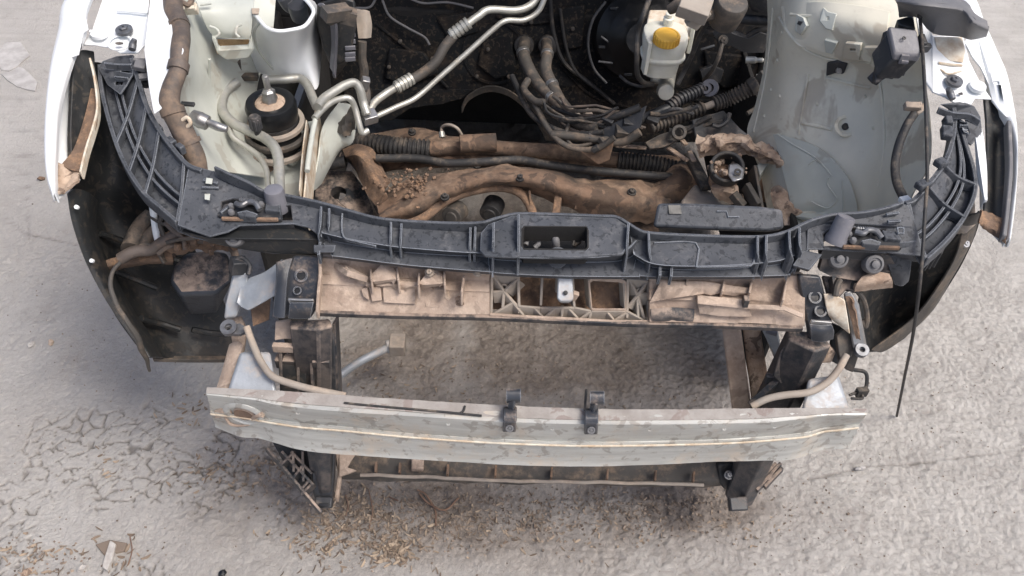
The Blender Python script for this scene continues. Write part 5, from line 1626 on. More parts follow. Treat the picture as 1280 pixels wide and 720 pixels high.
m = M().bar(U(1110, 276, .893), U(1126, 275, .893), .006, .006).bar(U(1108, 267, .899), U(1124, 265, .90), .005, .005).lip(L((1122, 284, .888), (1130, 284, .888), (1130, 291, .884), (1123, 291, .884), (1122, 284, .888)), .004, .003, 1)
part(m, 'moulded_bead', 'tie', .0008, rp)


def latch(c, s, lab):
    """bonnet latch: pressed base, pawl, striker slot, spring, lever and rivets"""
    def P(x, y, z=0):
        return c + Vector((x * s, y, z))
    m = M().plate([P(-.062, -.018, -.004), P(-.05, .016, 0), P(-.012, .020, 0), P(-.006, .008, 0), P(.006, .008, 0), P(.012, .020, 0), P(.05, .014, 0), P(.058, -.014, -.004), P(.02, -.022, -.006), P(-.02, -.022, -.006)], .012)
    l = part(m, 'bonnet_latch', 'black', .002, car, lab)
    part(M().hull([P(-.06, -.008, .006), P(-.055, .012, .008), P(-.028, .014, .008), P(-.03, -.006, .006)], [P(-.06, -.008, -.02), P(-.055, .012, -.02), P(-.028, .014, -.02), P(-.03, -.006, -.02)]), 'latch_cover', 'tie', .002, l)
    part(M().tube([P(-.022, -.008, .008), P(-.012, .004, .013), P(.002, .006, .013), P(.012, -.002, .012), P(.024, .004, .010)], .0055, 10), 'pawl', 'darksteel', 0, l)
    part(M().hull([P(-.02, -.016, .006), P(.0, -.012, .01), P(.018, -.016, .008), P(.014, -.022, .004), P(-.016, -.023, .003)], [P(-.02, -.016, -.012), P(.0, -.012, -.012), P(.018, -.016, -.012), P(.014, -.022, -.012), P(-.016, -.023, -.012)]), 'catch_lever', 'tie', .0015, l)
    part(M().tube([P(-.010, .012, .008), P(.020, .014, .009)], .005, 12, rings=7, amp=.18), 'return_spring', 'darksteel', 0, l)
    for x, y in ((-.02, .012), (.034, .004), (.03, -.012)):
        part(M().lathe(P(x, y, .0), (0, -.2, 1), [(.006, 0), (.006, .006), (.004, .009), (0, .009)], 14), 'rivet', 'grey', 0, l)
    part(M().bar(P(.034, .012, .004), P(.05, -.012, .002), .005, .01), 'catch_blade', 'tie', .001, l)
    part(M().bar(P(-.056, -.018, -.002), P(.048, -.020, -.003), .006, .008), 'mud_line', 'mud', .002, l)
    return l


latch(U(312, 262, .874), -1, 'bonnet latch at left')
latch(U(1084, 297, .872), -1, 'bonnet latch at right')
m = M().lathe(U(346, 256, .868), (0, .05, 1), [(.022, -.01), (.022, 0), (.019, .006), (.0185, .03), (.017, .036), (.013, .038), (.006, .0385)], 26)
part(m, 'bump_stop', 'box', 0, lp)
m = M().lathe(U(1046, 297, .868), (.22, .35, .9), [(.021, -.01), (.0205, .0), (.018, .006), (.0175, .036), (.016, .042), (.011, .043), (.006, .042)], 26)
part(m, 'bump_stop', 'box', 0, rp)
for c, par in (((342, 291, .822), lp), ((293, 296, .826), lp), ((1048, 323, .828), rp), ((1092, 330, .826), rp)):
    m = M().lathe(U(*c), (0, -.75, .65), [(.019, -.012), (.0195, 0), (.017, .006), (.0125, .008), (.011, .005), (.008, .005), (.007, .011), (.003, .0125)], 28)
    part(m, 'rubber_buffer', 'grey', 0, par)
# plates below the latches
m = M().plate(L((226, 290, .838), (262, 298, .836), (300, 284, .844), (366, 283, .846), (400, 300, .836), (392, 318, .80), (362, 318, .79), (340, 318, .79), (300, 312, .79), (262, 304, .80)), .012)
part(m, 'latch_panel', 'liner', .003, lp)
m = M().plate(L((1030, 316, .842), (1060, 317, .842), (1112, 319, .842), (1122, 336, .80), (1078, 352, .785), (1040, 346, .79), (1024, 338, .80)), .012)
part(m, 'latch_panel', 'blackdusty', .003, rp)
m = M().patch([L(*r) for r in (((1106, 320, .83), (1124, 320, .83), (1140, 326, .82)), ((1112, 338, .80), (1128, 340, .80), (1138, 342, .795)), ((1118, 356, .76), (1128, 358, .76), (1136, 352, .765)))], 4, .01)
part(m, 'corner_shield', 'tie', .002, rp)
m = M().patch([L(*r) for r in (((1078, 346, .80), (1096, 340, .81), (1112, 342, .81)), ((1070, 356, .79), (1094, 352, .80), (1116, 352, .80)), ((1068, 364, .77), (1090, 362, .77), (1116, 360, .77)))], 5, .008, rough=.004)
part(m, 'muddy_gusset', 'mudlight', 0, rp)
# loose black duct resting against the rear of the carrier
m = M().hull(L((822, 254, .90), (868, 254, .90), (950, 258, .90), (978, 262, .90), (980, 286, .872), (960, 289, .87), (816, 284, .872)), L((826, 262, .80), (868, 262, .80), (950, 266, .80), (974, 270, .80), (976, 288, .80), (958, 290, .80), (820, 286, .80)))
dk = part(m, 'air_duct', 'tie', .006, tie, 'smooth grey black duct behind the carrier')
m = M().plate([p + Vector((0, -.001, .0022)) for p in L((835, 257, .897), (850, 257, .897), (852, 268, .888), (836, 268, .888))], .002)
part(m, 'slot', 'gloss', 0, dk)
m = M().lip([p + Vector((0, 0, .003)) for p in L((896, 265, .892), (908, 265, .892), (910, 272, .886), (924, 272, .886))], .004, .002, 1)
part(m, 'moulded_bead', 'tie', .0005, dk)

# ---------------------------------------------------------------- dusty radiator support
m = M().patch([L(*r) for r in (
    ((396, 322, .79), (450, 326, .79), (520, 332, .79), (612, 340, .79)),
    ((397, 340, .765), (450, 343, .765), (520, 346, .765), (612, 350, .765)),
    ((398, 354, .755), (450, 356, .755), (520, 360, .755), (612, 364, .755)),
    ((398, 358, .748), (450, 361, .748), (520, 364, .748), (612, 368, .748)),
    ((399, 388, .715), (450, 390, .715), (520, 392, .715), (612, 393, .715)))], (5, 6), .02, rough=.0012, rscale=30, lin=False)
rs = part(m, 'radiator_support', 'tan', 0, None, 'upper radiator support coated in tan dust')
m = M().patch([L(*r) for r in (
    ((812, 342, .79), (870, 346, .79), (940, 346, .79), (1006, 344, .79)),
    ((812, 358, .765), (870, 360, .765), (940, 362, .765), (1006, 362, .765)),
    ((812, 374, .755), (870, 374, .755), (940, 374, .755), (1006, 380, .755)),
    ((812, 378, .745), (870, 379, .745), (940, 380, .745), (1006, 388, .745)),
    ((812, 402, .715), (870, 403, .715), (940, 404, .715), (1006, 408, .715)))], (5, 6), .02, rough=.0012, rscale=30)
part(m, 'right_span', 'tan', 0, rs)
m = M().patch([L(*r) for r in (((610, 332, .745), (680, 336, .745), (750, 338, .745), (814, 336, .745)), ((610, 360, .715), (680, 364, .715), (750, 366, .715), (814, 368, .715)), ((610, 386, .690), (680, 389, .690), (750, 392, .690), (814, 396, .690)))], 5, .006, rough=.004, rscale=40)
part(m, 'centre_web', 'mud', 0, rs)  # darker mud colour stands in for shade deep in the pockets
m = M().lip(L((398, 389, .716), (450, 391, .716), (520, 393, .716), (615, 395, .714), (700, 399, .712), (800, 403, .712), (900, 405, .714), (1004, 409, .716)), .011, .008, 4)
part(m, 'lower_lip', 'blackdusty', .0015, rs)
m = M().lip(L((399, 323, .80), (400, 340, .785), (398, 360, .765), (396, 390, .73)), .02, .006, 3)
part(m, 'end_web', 'tan', .0015, rs)
# crusts, steps and gussets on the dusty faces
random.seed(9)
m = M().patch([L(*r) for r in (((456, 353, .765), (480, 351, .768), (510, 352, .768), (536, 356, .765)), ((458, 357, .762), (484, 357, .764), (512, 358, .764), (540, 360, .762)), ((460, 360, .752), (486, 361, .752), (514, 362, .752), (542, 363, .752)))], 6, .006, rough=.006, rscale=80)
part(m, 'dust_crust', 'tan', 0, rs)
for q, z in ((((462, 360), (476, 358), (478, 376), (466, 378)), .742), (((479, 358), (520, 360), (520, 381), (480, 379)), .742), (((530, 368), (552, 366), (554, 378), (548, 386), (532, 384)), .738), (((452, 362), (460, 360), (462, 376), (455, 372)), .742)):
    part(M().plate([U(x, y, z + .002 - .0011 * (y - 366)) + Vector((0, -.004, .006)) for x, y in q], .008), 'raised_pad', 'tan', .001, rs)
m = M().patch([L(*r) for r in (((556, 366, .748), (570, 363, .75), (580, 366, .748)), ((558, 374, .74), (572, 372, .744), (580, 374, .742)), ((566, 380, .73), (574, 382, .73), (578, 378, .735)))], 4, .012, rough=.008, rscale=60)
part(m, 'mud_lump', 'mudlight', 0, rs)
gus = [((418, 326), (436, 338), (462, 346), (434, 330)), ((462, 346), (478, 330), (498, 348), (468, 352)), ((496, 350), (480, 330), (488, 328), (500, 344)), ((524, 354), (540, 334), (556, 354), (530, 356)), ((554, 354), (540, 332), (548, 332), (558, 350))]
for k, q in enumerate(gus):
    m = M().plate([U(x, y, .775 + (.012 if i == 1 else 0)) + Vector((0, -.008, .008)) for i, (x, y) in enumerate(q)], .012)
    part(m, 'gusset', 'tan', .0008, rs)
for a, b in (((432, 332), (438, 340)), ((464, 348), (463, 336)), ((498, 350), (496, 334)), ((523, 356), (524, 340)), ((556, 356), (555, 338)), ((577, 364), (580, 344)), ((906, 350), (903, 364)), ((860, 346), (858, 356)), ((984, 348), (979, 375)), ((940, 350), (937, 366))):
    part(M().bar(U(*a, .79), U(*b, .785), .004, .035), 'web_rib', 'tan', .001, rs)
bolt(U(537, 340, .80), (0, -.6, .8), .006, 'palehose', rs, 'peg', .01)
bolt(U(597, 340, .80), (0, -.6, .8), .006, 'palehose', rs, 'peg', .01)
m = M().patch([L(*r) for r in (((872, 370, .765), (900, 373, .765), (930, 374, .765)), ((872, 380, .755), (900, 383, .755), (936, 384, .755)), ((874, 392, .735), (900, 396, .735), (940, 396, .735)))], 5, .01, rough=.003)
part(m, 'raised_pad', 'tan', .001, rs)
m = M().plate(L((872, 369, .772), (930, 374, .772), (934, 380, .766), (980, 382, .766), (1004, 392, .755), (1004, 398, .75), (980, 388, .758), (930, 386, .758), (872, 380, .765)), .012)
part(m, 'step_ledge', 'tan', .0008, rs)
m = M().patch([L(*r) for r in (((826, 350, .785), (850, 352, .786), (880, 352, .786), (936, 360, .78)), ((822, 360, .775), (850, 360, .778), (880, 360, .778), (936, 366, .774)), ((812, 378, .75), (846, 372, .764), (880, 368, .766), (936, 370, .766)))], 6, .008, rough=.005, rscale=50)
part(m, 'dust_crust', 'tan', 0, rs)
m = M().box(U(932, 377, .775), (.010, .014, .02))
part(m, 'clip', 'blackdusty', .001, rs)
m = M().patch([L(*r) for r in (((814, 386, .738), (840, 384, .74), (868, 386, .738)), ((814, 394, .73), (840, 394, .73), (868, 396, .728)), ((816, 401, .718), (840, 402, .718), (866, 402, .718)))], 4, .006, rough=.004, rscale=50)
part(m, 'scuffed_pad', 'blackdusty', 0, rs)
# honeycomb lattice in the middle
HZ = .775


def web(a, b, h=.032, t=.0055, z=HZ, mat='palehose', par=None):
    za = z - .0013 * (a[1] - 345)
    zb = z - .0013 * (b[1] - 345)
    return part(M().bar(U(a[0], a[1], za), U(b[0], b[1], zb), t, h), 'lattice_web', mat, .0012, par or rs)


def starbox(x0, x1, y0, y1, c, legs, par):
    """x-braced cell with a round boss"""
    web((x0, y0), (x0 - 1, y1)); web((x1, y0), (x1 + 1, y1)); web((x0, y0), (x1, y0 + 2))
    for l in legs:
        web(c, l)
    zc_ = HZ - .0013 * (c[1] - 345)
    part(M().ringed(U(c[0], c[1], zc_ - .02), (0, -.5, .85), .0075, .004, .026, 18), 'boss', 'palehose', .0006, par)


starbox(615, 648, 343, 392, (630, 363), ((618, 345), (646, 348), (616, 364), (647, 382), (628, 388), (655, 394)), rs)
starbox(785, 811, 348, 398, (797, 368), ((788, 350), (810, 350), (784, 384), (798, 398), (810, 366), (806, 398)), rs)
for a, b in (((678, 345), (676, 382)), ((697, 345), (696, 366)), ((716, 346), (718, 384)), ((736, 348), (739, 386)), ((780, 350), (782, 386)), ((648, 382), (676, 384)), ((676, 384), (718, 384)), ((718, 384), (739, 388)), ((739, 388), (783, 388)), ((668, 384), (680, 397)), ((680, 397), (694, 384)), ((703, 386), (702, 398)), ((712, 386), (724, 399)), ((724, 399), (738, 388)), ((760, 390), (768, 400)), ((768, 400), (782, 390)), ((616, 392), (640, 378)), ((739, 388), (736, 400)), ((783, 388), (806, 400))):
    web(a, b, .030, .005)
m = M().lip([U(x, y, HZ - .0013 * (y - 345) + .001) for x, y in ((736, 350), (742, 346), (776, 348), (782, 352), (782, 386), (740, 386), (736, 350))], .01, .004, 1)
part(m, 'cell_rim', 'tan', .001, rs)
m = M().lip(L((612, 392, .718), (660, 395, .716), (720, 398, .714), (770, 401, .712), (812, 401, .712)), .014, .006, 3)
part(m, 'front_rim', 'tan', .0015, rs)
m = M().hull(L((697, 346, .80), (716, 347, .80), (717, 374, .775), (712, 377, .773), (700, 377, .773), (696, 373, .776)), L((698, 348, .77), (715, 349, .77), (716, 376, .75), (711, 379, .75), (701, 379, .75), (697, 375, .75)))
ht = part(m, 'hanger_tab', 'bluesteel', .003, rs, 'grey metal hanger tab with a round hole')
m = M().lathe(U(707, 366, .785), (0, -.6, .8), [(.0042, -.002), (.0042, .0012), (.003, .0013)], 14)
part(m, 'bolt_hole', 'gloss', 0, ht)
m = M().box(U(718, 370, .765), (.012, .01, .02), (0, 20, 0))
part(m, 'mud_lump', 'tan', .002, ht)

# upright straps with bolt holes either side of the support
def strap(outl_top, zt, zb, holes, name_label, lip_pts):
    m = M().plate([U(x, y, zt + (zb - zt) * (y - outl_top[0][1]) / (outl_top[2][1] - outl_top[0][1])) for x, y in outl_top], .014)
    s = part(m, 'support_strap', 'blackpaint', .004, car, name_label)
    for x, y, r in holes:
        z = zt + (zb - zt) * (y - outl_top[0][1]) / (outl_top[2][1] - outl_top[0][1])
        m = M().ringed(U(x, y, z) + Vector((0, -.001, .0)), (0, -.6, .8), r, r * .66, .004, 24)
        part(m, 'bolt_collar', 'blackpaint', .0008, s)
        m = M().lathe(U(x, y, z), (0, -.6, .8), [(r * .68, -.002), (r * .68, .0012), (r * .4, .0014)], 20)
        part(m, 'bolt_hole', 'gloss', 0, s)
    m = M().lip(L(*lip_pts), .01, .005, 2)
    part(m, 'folded_edge', 'steel', .001, s)
    return s


sl = strap([(366, 320), (402, 320), (396, 384), (388, 398), (358, 396), (342, 398), (342, 380), (356, 350)], .80, .725, ((377, 344, .013), (372, 363, .0085)), 'black bolted strap left of the support', ((360, 373, .752), (376, 374, .75), (392, 374, .75)))
m = M().patch([L(*r) for r in (((362, 378, .748), (376, 378, .75), (392, 378, .748)), ((361, 388, .735), (376, 388, .738), (390, 388, .735)), ((360, 398, .715), (376, 399, .715), (388, 398, .715)))], 4, .006)
part(m, 'bright_foot', 'blackpaint', .001, sl)
m = M().patch([L(*r) for r in (((346, 328, .80), (356, 324, .80), (366, 322, .80)), ((344, 355, .77), (352, 352, .775), (360, 350, .775)), ((340, 396, .72), (348, 398, .722), (356, 398, .722)))], 4, .01)
part(m, 'side_flange', 'blackpaint', .002, sl)
sr = strap([(998, 344), (1026, 346), (1040, 398), (1044, 418), (1038, 426), (1012, 424), (1008, 400), (1000, 362)], .80, .72, ((1018, 371, .013), (1025, 388, .0125)), 'black bolted strap right of the support', ((1014, 400, .745), (1026, 401, .745), (1040, 402, .745)))
m = M().patch([L(*r) for r in (((1012, 405, .738), (1026, 406, .738), (1040, 406, .738)), ((1014, 415, .725), (1028, 416, .727), (1043, 414, .725)), ((1014, 426, .70), (1028, 428, .70), (1042, 424, .70)))], 4, .006)
part(m, 'bright_foot', 'blackpaint', .001, sr)

# pale side brackets and struts
m = M().patch([L(*r) for r in (((352, 324, .77), (356, 328, .77), (358, 340, .765)), ((330, 340, .745), (344, 352, .745), (346, 366, .74)), ((304, 352, .72), (312, 372, .71), (336, 374, .72)), ((296, 378, .70), (302, 384, .69), (310, 388, .69)))], 5, .006)
sb = part(m, 'side_bracket', 'bluesteel', .002, car, 'pale bracket left of the support')
m = M().hull(L((292, 336, .74), (304, 334, .745), (310, 346, .735), (302, 378, .68), (296, 396, .66), (280, 398, .66), (282, 380, .68)), L((294, 338, .68), (304, 336, .68), (308, 348, .68), (302, 380, .62), (296, 398, .60), (282, 400, .60), (284, 382, .62)))
part(m, 'strut', 'bluesteel', .004, sb)
m = M().ringed(U(287, 411, .655), (0, -.3, 1), .016, .007, .01, 24).plate(L((276, 406, .66), (300, 404, .66), (312, 412, .655), (300, 418, .655), (280, 418, .655)), .008, [L(*[(287 + 5 * math.cos(t), 411 + 3.5 * math.sin(t), .658) for t in [k * math.pi / 6 for k in range(12)]])])
part(m, 'eyelet', 'darksteel', .001, sb)
m = M().box(U(298, 332, .75), (.03, .025, .03), (0, 20, 30)).tube(L((290, 328, .76), (302, 322, .765), (312, 332, .755), (310, 344, .745)), .005, 8)
part(m, 'strut_clip', 'black', .002, sb)
m = M().plate(L((286, 398, .62), (300, 396, .62), (308, 414, .61), (304, 440, .56), (296, 450, .55), (290, 430, .58)), .01)
part(m, 'lower_web', 'tan', .002, sb)
m = M().plate(L((312, 376, .66), (338, 372, .67), (336, 400, .63), (316, 408, .63)), .006)
part(m, 'rust_panel', 'mud', .001, sb)
m = M().patch([L(*r) for r in (((1030, 368, .77), (1042, 368, .77), (1056, 376, .765)), ((1034, 392, .735), (1046, 396, .735), (1060, 398, .735)), ((1042, 402, .715), (1052, 410, .705), (1062, 418, .695)))], 4, .006)
sb2 = part(m, 'side_bracket', 'cream', .002, car, 'pale bracket right of the support')
m = M().hull(L((1054, 366, .765), (1064, 362, .77), (1074, 380, .745), (1084, 434, .67), (1078, 440, .66), (1066, 436, .665)), L((1056, 370, .70), (1064, 366, .70), (1072, 384, .69), (1082, 436, .61), (1076, 442, .60), (1068, 440, .61)))
st2 = part(m, 'strut', 'steel', .004, sb2)
m = M().patch([L(*r) for r in (((1057, 372, .767), (1062, 372, .769), (1066, 378, .765)), ((1062, 392, .735), (1066, 392, .738), (1070, 396, .735)), ((1070, 424, .69), (1073, 424, .692), (1076, 426, .69)))], 5, .004, rough=.003, rscale=60)
part(m, 'rust_streak', 'mud', 0, st2)
m = M().ringed(U(1075, 439, .66), (0, -.4, 1), .014, .005, .012, 22)
part(m, 'eyelet', 'darksteel', .001, sb2)
m = M().tube(L((1070, 362, .76), (1080, 376, .74), (1084, 396, .71), (1082, 408, .69), (1078, 400, .70)), .005, 8).tube(L((1066, 362, .765), (1070, 352, .775), (1080, 348, .78)), .006, 8)
part(m, 'clip_wire', 'hose', 0, sb2)
m = M().plate(L((1046, 420, .68), (1058, 408, .69), (1070, 430, .665), (1064, 448, .64), (1050, 452, .64)), .01).plate(L((1066, 438, .64), (1074, 442, .64), (1066, 466, .60), (1056, 462, .60)), .01)
part(m, 'lower_web', 'hose', .002, sb2)
part(M().bar(U(1042, 344, .79), U(1046, 366, .78), .008, .02), 'web_rib', 'blackdusty', .001, sb2)
m = M().tube(L((1044, 370, .775), (1046, 358, .785), (1050, 350, .79)), .006, 8)
part(m, 'web_rib', 'hose', 0, sb2)

# ---------------------------------------------------------------- uprights and lower crossmember
def post(pts_t, zt, pts_b, zb, label):
    m = M().hull([U(x, y, zt) for x, y in pts_t], [U(x, y, zb) for x, y in pts_b])
    return part(m, 'upright', 'blackdusty', .004, car, label)


ul = post([(362, 400), (412, 398), (416, 408), (398, 412), (362, 410)], .68, [(386, 560), (416, 560), (414, 636), (400, 637), (392, 620)], .18, 'black left upright of the radiator frame')
m = M().plate(L((344, 402, .66), (362, 400, .665), (382, 424, .63), (356, 424, .63), (343, 426, .63)), .008)
part(m, 'tan_gusset', 'tan', .002, ul)
m = M().bar(U(340, 430, .63), U(384, 432, .63), .012, .02).bar(U(388, 432, .60), U(410, 433, .60), .012, .015)
part(m, 'tan_ledge', 'tan', .002, ul)
m = M().plate(L((382, 404, .668), (410, 400, .67), (418, 420, .645), (421, 500, .50), (412, 500, .50), (388, 470, .56), (383, 430, .63)), .006)
part(m, 'face_panel', 'black', .002, ul)
for a, b, z0, z1 in (((417, 405), (422, 500), .668, .50), ((388, 440), (391, 498), .615, .52), ((350, 440), (352, 494), .61, .52), ((372, 446), (373, 496), .60, .52), ((402, 446), (408, 490), .60, .52)):
    part(M().bar(U(*a, z0), U(*b, z1), .006, .03), 'web_rib', 'blackdusty', .001, ul)
m = M().bar(U(390, 450, .60), U(412, 450, .60), .012, .02).bar(U(344, 446, .59), U(384, 448, .59), .02, .025)
part(m, 'cross_web', 'blackdusty', .002, ul)
m = M().hull(L((348, 452, .585), (382, 452, .585), (384, 490, .53), (350, 490, .53)), L((350, 462, .50), (380, 462, .50), (382, 490, .48), (352, 490, .48)))
part(m, 'side_box', 'liner', .003, ul)
# lattice below the beam, left
for a, b in (((334, 560), (402, 640)), ((352, 564), (392, 606)), ((364, 564), (390, 592)), ((366, 564), (367, 590)), ((378, 564), (379, 602)), ((386, 600), (376, 612)), ((334, 560), (344, 572)), ((350, 582), (366, 566)), ((364, 600), (379, 580)), ((376, 618), (390, 604))):
    z0, z1 = .30 - .0009 * (a[1] - 560), .30 - .0009 * (b[1] - 560)
    part(M().bar(U(*a, z0), U(*b, z1), .006, .022), 'lattice_web', 'blackdusty', .001, ul)
m = M().plate(L((338, 548, .26), (392, 560, .26), (392, 608, .21), (384, 622, .20), (360, 588, .23)), .006)
part(m, 'lattice_back', 'liner', .001, ul)
m = M().plate(L((389, 560, .30), (419, 562, .30), (417, 600, .255), (415, 624, .22), (393, 624, .22), (390, 600, .255)), .02)
part(m, 'lower_face', 'black', .003, ul)
m = M().box(U(405, 628, .22), (.038, .024, .018), (25, 0, 0))
part(m, 'foot', 'black', .003, ul)
m = M().box(U(405, 631, .232), (.022, .006, .008), (25, 0, 0))
part(m, 'foot_slot', 'gloss', .001, ul)
m = M().lip(L((421, 564, .26), (424, 590, .23), (420, 622, .19)), .02, .008, 3)
part(m, 'tan_edge', 'tan', .002, ul)
ur = post([(984, 408), (1030, 420), (1040, 432), (1020, 440), (986, 424)], .68, [(908, 572), (948, 574), (940, 632), (922, 640), (906, 620)], .18, 'black right upright of the radiator frame')
m = M().plate(L((990, 416, .678), (1010, 416, .678), (1020, 432, .66), (990, 474, .58), (976, 480, .57), (966, 470, .585), (976, 440, .64)), .006)
part(m, 'face_panel', 'blackdusty', .002, ur)
m = M().plate(L((1014, 434, .655), (1034, 430, .66), (1046, 440, .645), (1040, 454, .62), (1004, 456, .615)), .01)
part(m, 'muddy_pad', 'mudlight', .004, ur)
m = M().bar(U(958, 468, .575), U(986, 472, .575), .012, .025).bar(U(936, 506, .51), U(976, 470, .58), .014, .03).bar(U(988, 476, .57), U(980, 506, .51), .008, .03)
part(m, 'web_rib', 'blackdusty', .002, ur)
m = M().plate(L((990, 462, .57), (1010, 458, .58), (1014, 478, .55), (992, 484, .54)), .012)
part(m, 'copper_pad', 'tan', .003, ur)
for a, b in (((976, 578), (946, 612)), ((970, 578), (950, 600)), ((960, 578), (944, 598)), ((978, 584), (956, 608)), ((960, 600), (966, 590)), ((950, 606), (956, 602)), ((946, 590), (962, 586))):
    z0, z1 = .30 - .0009 * (a[1] - 560), .30 - .0009 * (b[1] - 560)
    part(M().bar(U(*a, z0), U(*b, z1), .007, .022), 'lattice_web', 'blackdusty', .001, ur)
m = M().box(U(922, 630, .225), (.04, .03, .022), (25, 0, 5))
part(m, 'foot', 'black', .003, ur)
m = M().plate(L((898, 580, .25), (922, 578, .25), (920, 606, .21), (908, 614, .20), (900, 604, .215)), .03)
hp = part(m, 'hook_plate', 'liner', .004, ur)
bolt(U(911, 594, .245), (0, -.4, .9), .007, 'darksteel', hp)
# lower crossmember
m = M().patch([L(*r) for r in (((420, 560, .24), (520, 566, .24), (650, 574, .24), (780, 576, .24), (906, 574, .24)), ((420, 580, .225), (520, 586, .225), (650, 590, .225), (780, 592, .225), (904, 590, .225)), ((424, 590, .215), (520, 594, .215), (650, 598, .215), (780, 602, .215), (902, 602, .215)), ((426, 600, .19), (520, 602, .19), (650, 605, .19), (780, 608, .19), (902, 608, .19)))], (4, 6), .02, rough=.006, rscale=40)
lc = part(m, 'lower_crossmember', 'hose', 0, car, 'muddy lower crossmember under the beam')
m = M().tube(L((450, 594, .24), (520, 596, .24), (600, 600, .238), (700, 602, .238), (800, 604, .238), (880, 606, .236)), .004, 10, wob=.003)
part(m, 'pale_strip', 'palehose', 0, lc)
m = M().plate(L((424, 564, .26), (444, 568, .255), (434, 584, .245), (446, 588, .24), (424, 596, .24)), .012)
part(m, 'tan_lump', 'tan', .003, lc)
part(M().box(U(522, 580, .245), (.028, .03, .02), (10, 5, 5)), 'tan_lump', 'tan', .003, lc)
for x in (470, 500, 560, 620, 690, 760, 820, 868):
    m = M().bar(U(x, 577 + (x - 470) * .03, .25), U(x - 1, 590 + (x - 470) * .03, .245), .005, .02)
    part(m, 'web_rib', 'mud', .001, lc)

# tan rails seen through the opening at right
m = M().hull(L((902, 406, .60), (926, 408, .60), (940, 512, .42), (915, 514, .42)), L((904, 406, .52), (924, 408, .52), (936, 512, .36), (916, 514, .36)))
tr_ = part(m, 'side_rail', 'tan', .005, car, 'tan dusty rail inside the right upright')
m = M().hull(L((928, 410, .57), (950, 408, .57), (960, 470, .46), (940, 508, .40)), L((930, 412, .50), (950, 410, .50), (958, 474, .40), (942, 510, .36)))
part(m, 'rail_web', 'mudlight', .004, tr_)
m = M().hull(L((952, 412, .60), (972, 412, .60), (978, 440, .55), (972, 452, .53)), L((954, 414, .54), (972, 414, .54), (976, 442, .50), (970, 454, .48)))
part(m, 'rail_clip', 'bluesteel', .004, tr_)
part(M().bar(U(958, 412, .63), U(972, 416, .63), .008, .008), 'pin', 'box', .001, tr_)
# tow bar and tube far below at left
m = M().tube(L((424, 470, .18), (450, 452, .17), (486, 434, .16)), .011, 12).lathe(U(486, 433, .16), (.9, .3, 0), [(.018, -.006), (.018, .006)], 16)
tb = part(m, 'drop_link', 'bluesteel', .001, None, 'pale steel rod below the opening')
m = M().box(U(497, 431, .16), (.042, .05, .04), (0, 0, 3))
part(m, 'end_block', 'palehose', .003, tb)

# pale rubber pipes beside the crash cans
part(M().tube(L((308, 408, .67), (316, 430, .65), (326, 452, .64), (340, 470, .635), (362, 479, .63), (392, 487, .625), (432, 495, .615)), .007, 14), 'oil_cooler_pipe', 'palehose', 0, None, 'pale pipe sweeping to the beam at left')
part(M().tube(L((1058, 444, .66), (1048, 462, .65), (1034, 478, .645), (1012, 490, .64), (980, 494, .635), (958, 499, .625), (940, 508, .61)), .007, 14), 'oil_cooler_pipe', 'palehose', 0, None, 'pale pipe sweeping to the beam at right')

# ---------------------------------------------------------------- bumper beam with crash cans and clips
ST = [262, 300, 322, 345, 380, 430, 500, 580, 660, 740, 820, 900, 950, 985, 1010, 1030, 1050, 1084]
def interp(x, tab):
    for (x0, y0), (x1, y1) in zip(tab, tab[1:]):
        if x <= x1:
            t = (x - x0) / (x1 - x0)
            return y0 + (y1 - y0) * max(0, t)
    return tab[-1][1]
T_back = [(262, 487), (300, 489), (345, 491), (430, 497), (500, 502), (580, 507), (660, 511), (740, 514), (820, 515), (900, 514), (985, 513), (1040, 513), (1084, 514)]
T_front = [(262, 493), (300, 497), (322, 500), (345, 504), (380, 508), (430, 512), (500, 517), (580, 522), (660, 526), (740, 528), (820, 528), (900, 527), (950, 526), (985, 523), (1010, 521), (1030, 519), (1050, 518), (1084, 517)]
T_lip = [(262, 496), (300, 500), (322, 502), (345, 508), (380, 513), (430, 517), (500, 522), (580, 527), (660, 531), (740, 533), (820, 533), (900, 532), (950, 531), (985, 528), (1010, 525), (1030, 522), (1050, 521), (1084, 520)]
T_cr = [(262, 514), (300, 518), (345, 525), (380, 530), (430, 534), (500, 541), (580, 547), (660, 551), (740, 553), (820, 552), (900, 550), (950, 547), (985, 544), (1010, 541), (1030, 536), (1050, 534), (1084, 531)]
T_cr2 = [(262, 517), (300, 521), (345, 529), (380, 534), (430, 538), (500, 545), (580, 551), (660, 555), (740, 557), (820, 556), (900, 554), (950, 551), (985, 548), (1010, 545), (1030, 539), (1050, 537), (1084, 534)]
T_bot = [(262, 534), (272, 543), (300, 546), (322, 548), (345, 554), (380, 563), (430, 568), (500, 573), (580, 578), (660, 582), (740, 583), (820, 581), (900, 577), (950, 576), (985, 575), (1010, 568), (1030, 562), (1050, 561), (1084, 560)]
def xe(x, k):
    return x - 22 * k if x > 1070 else (x - 4 + 11 * k if x < 270 else x)


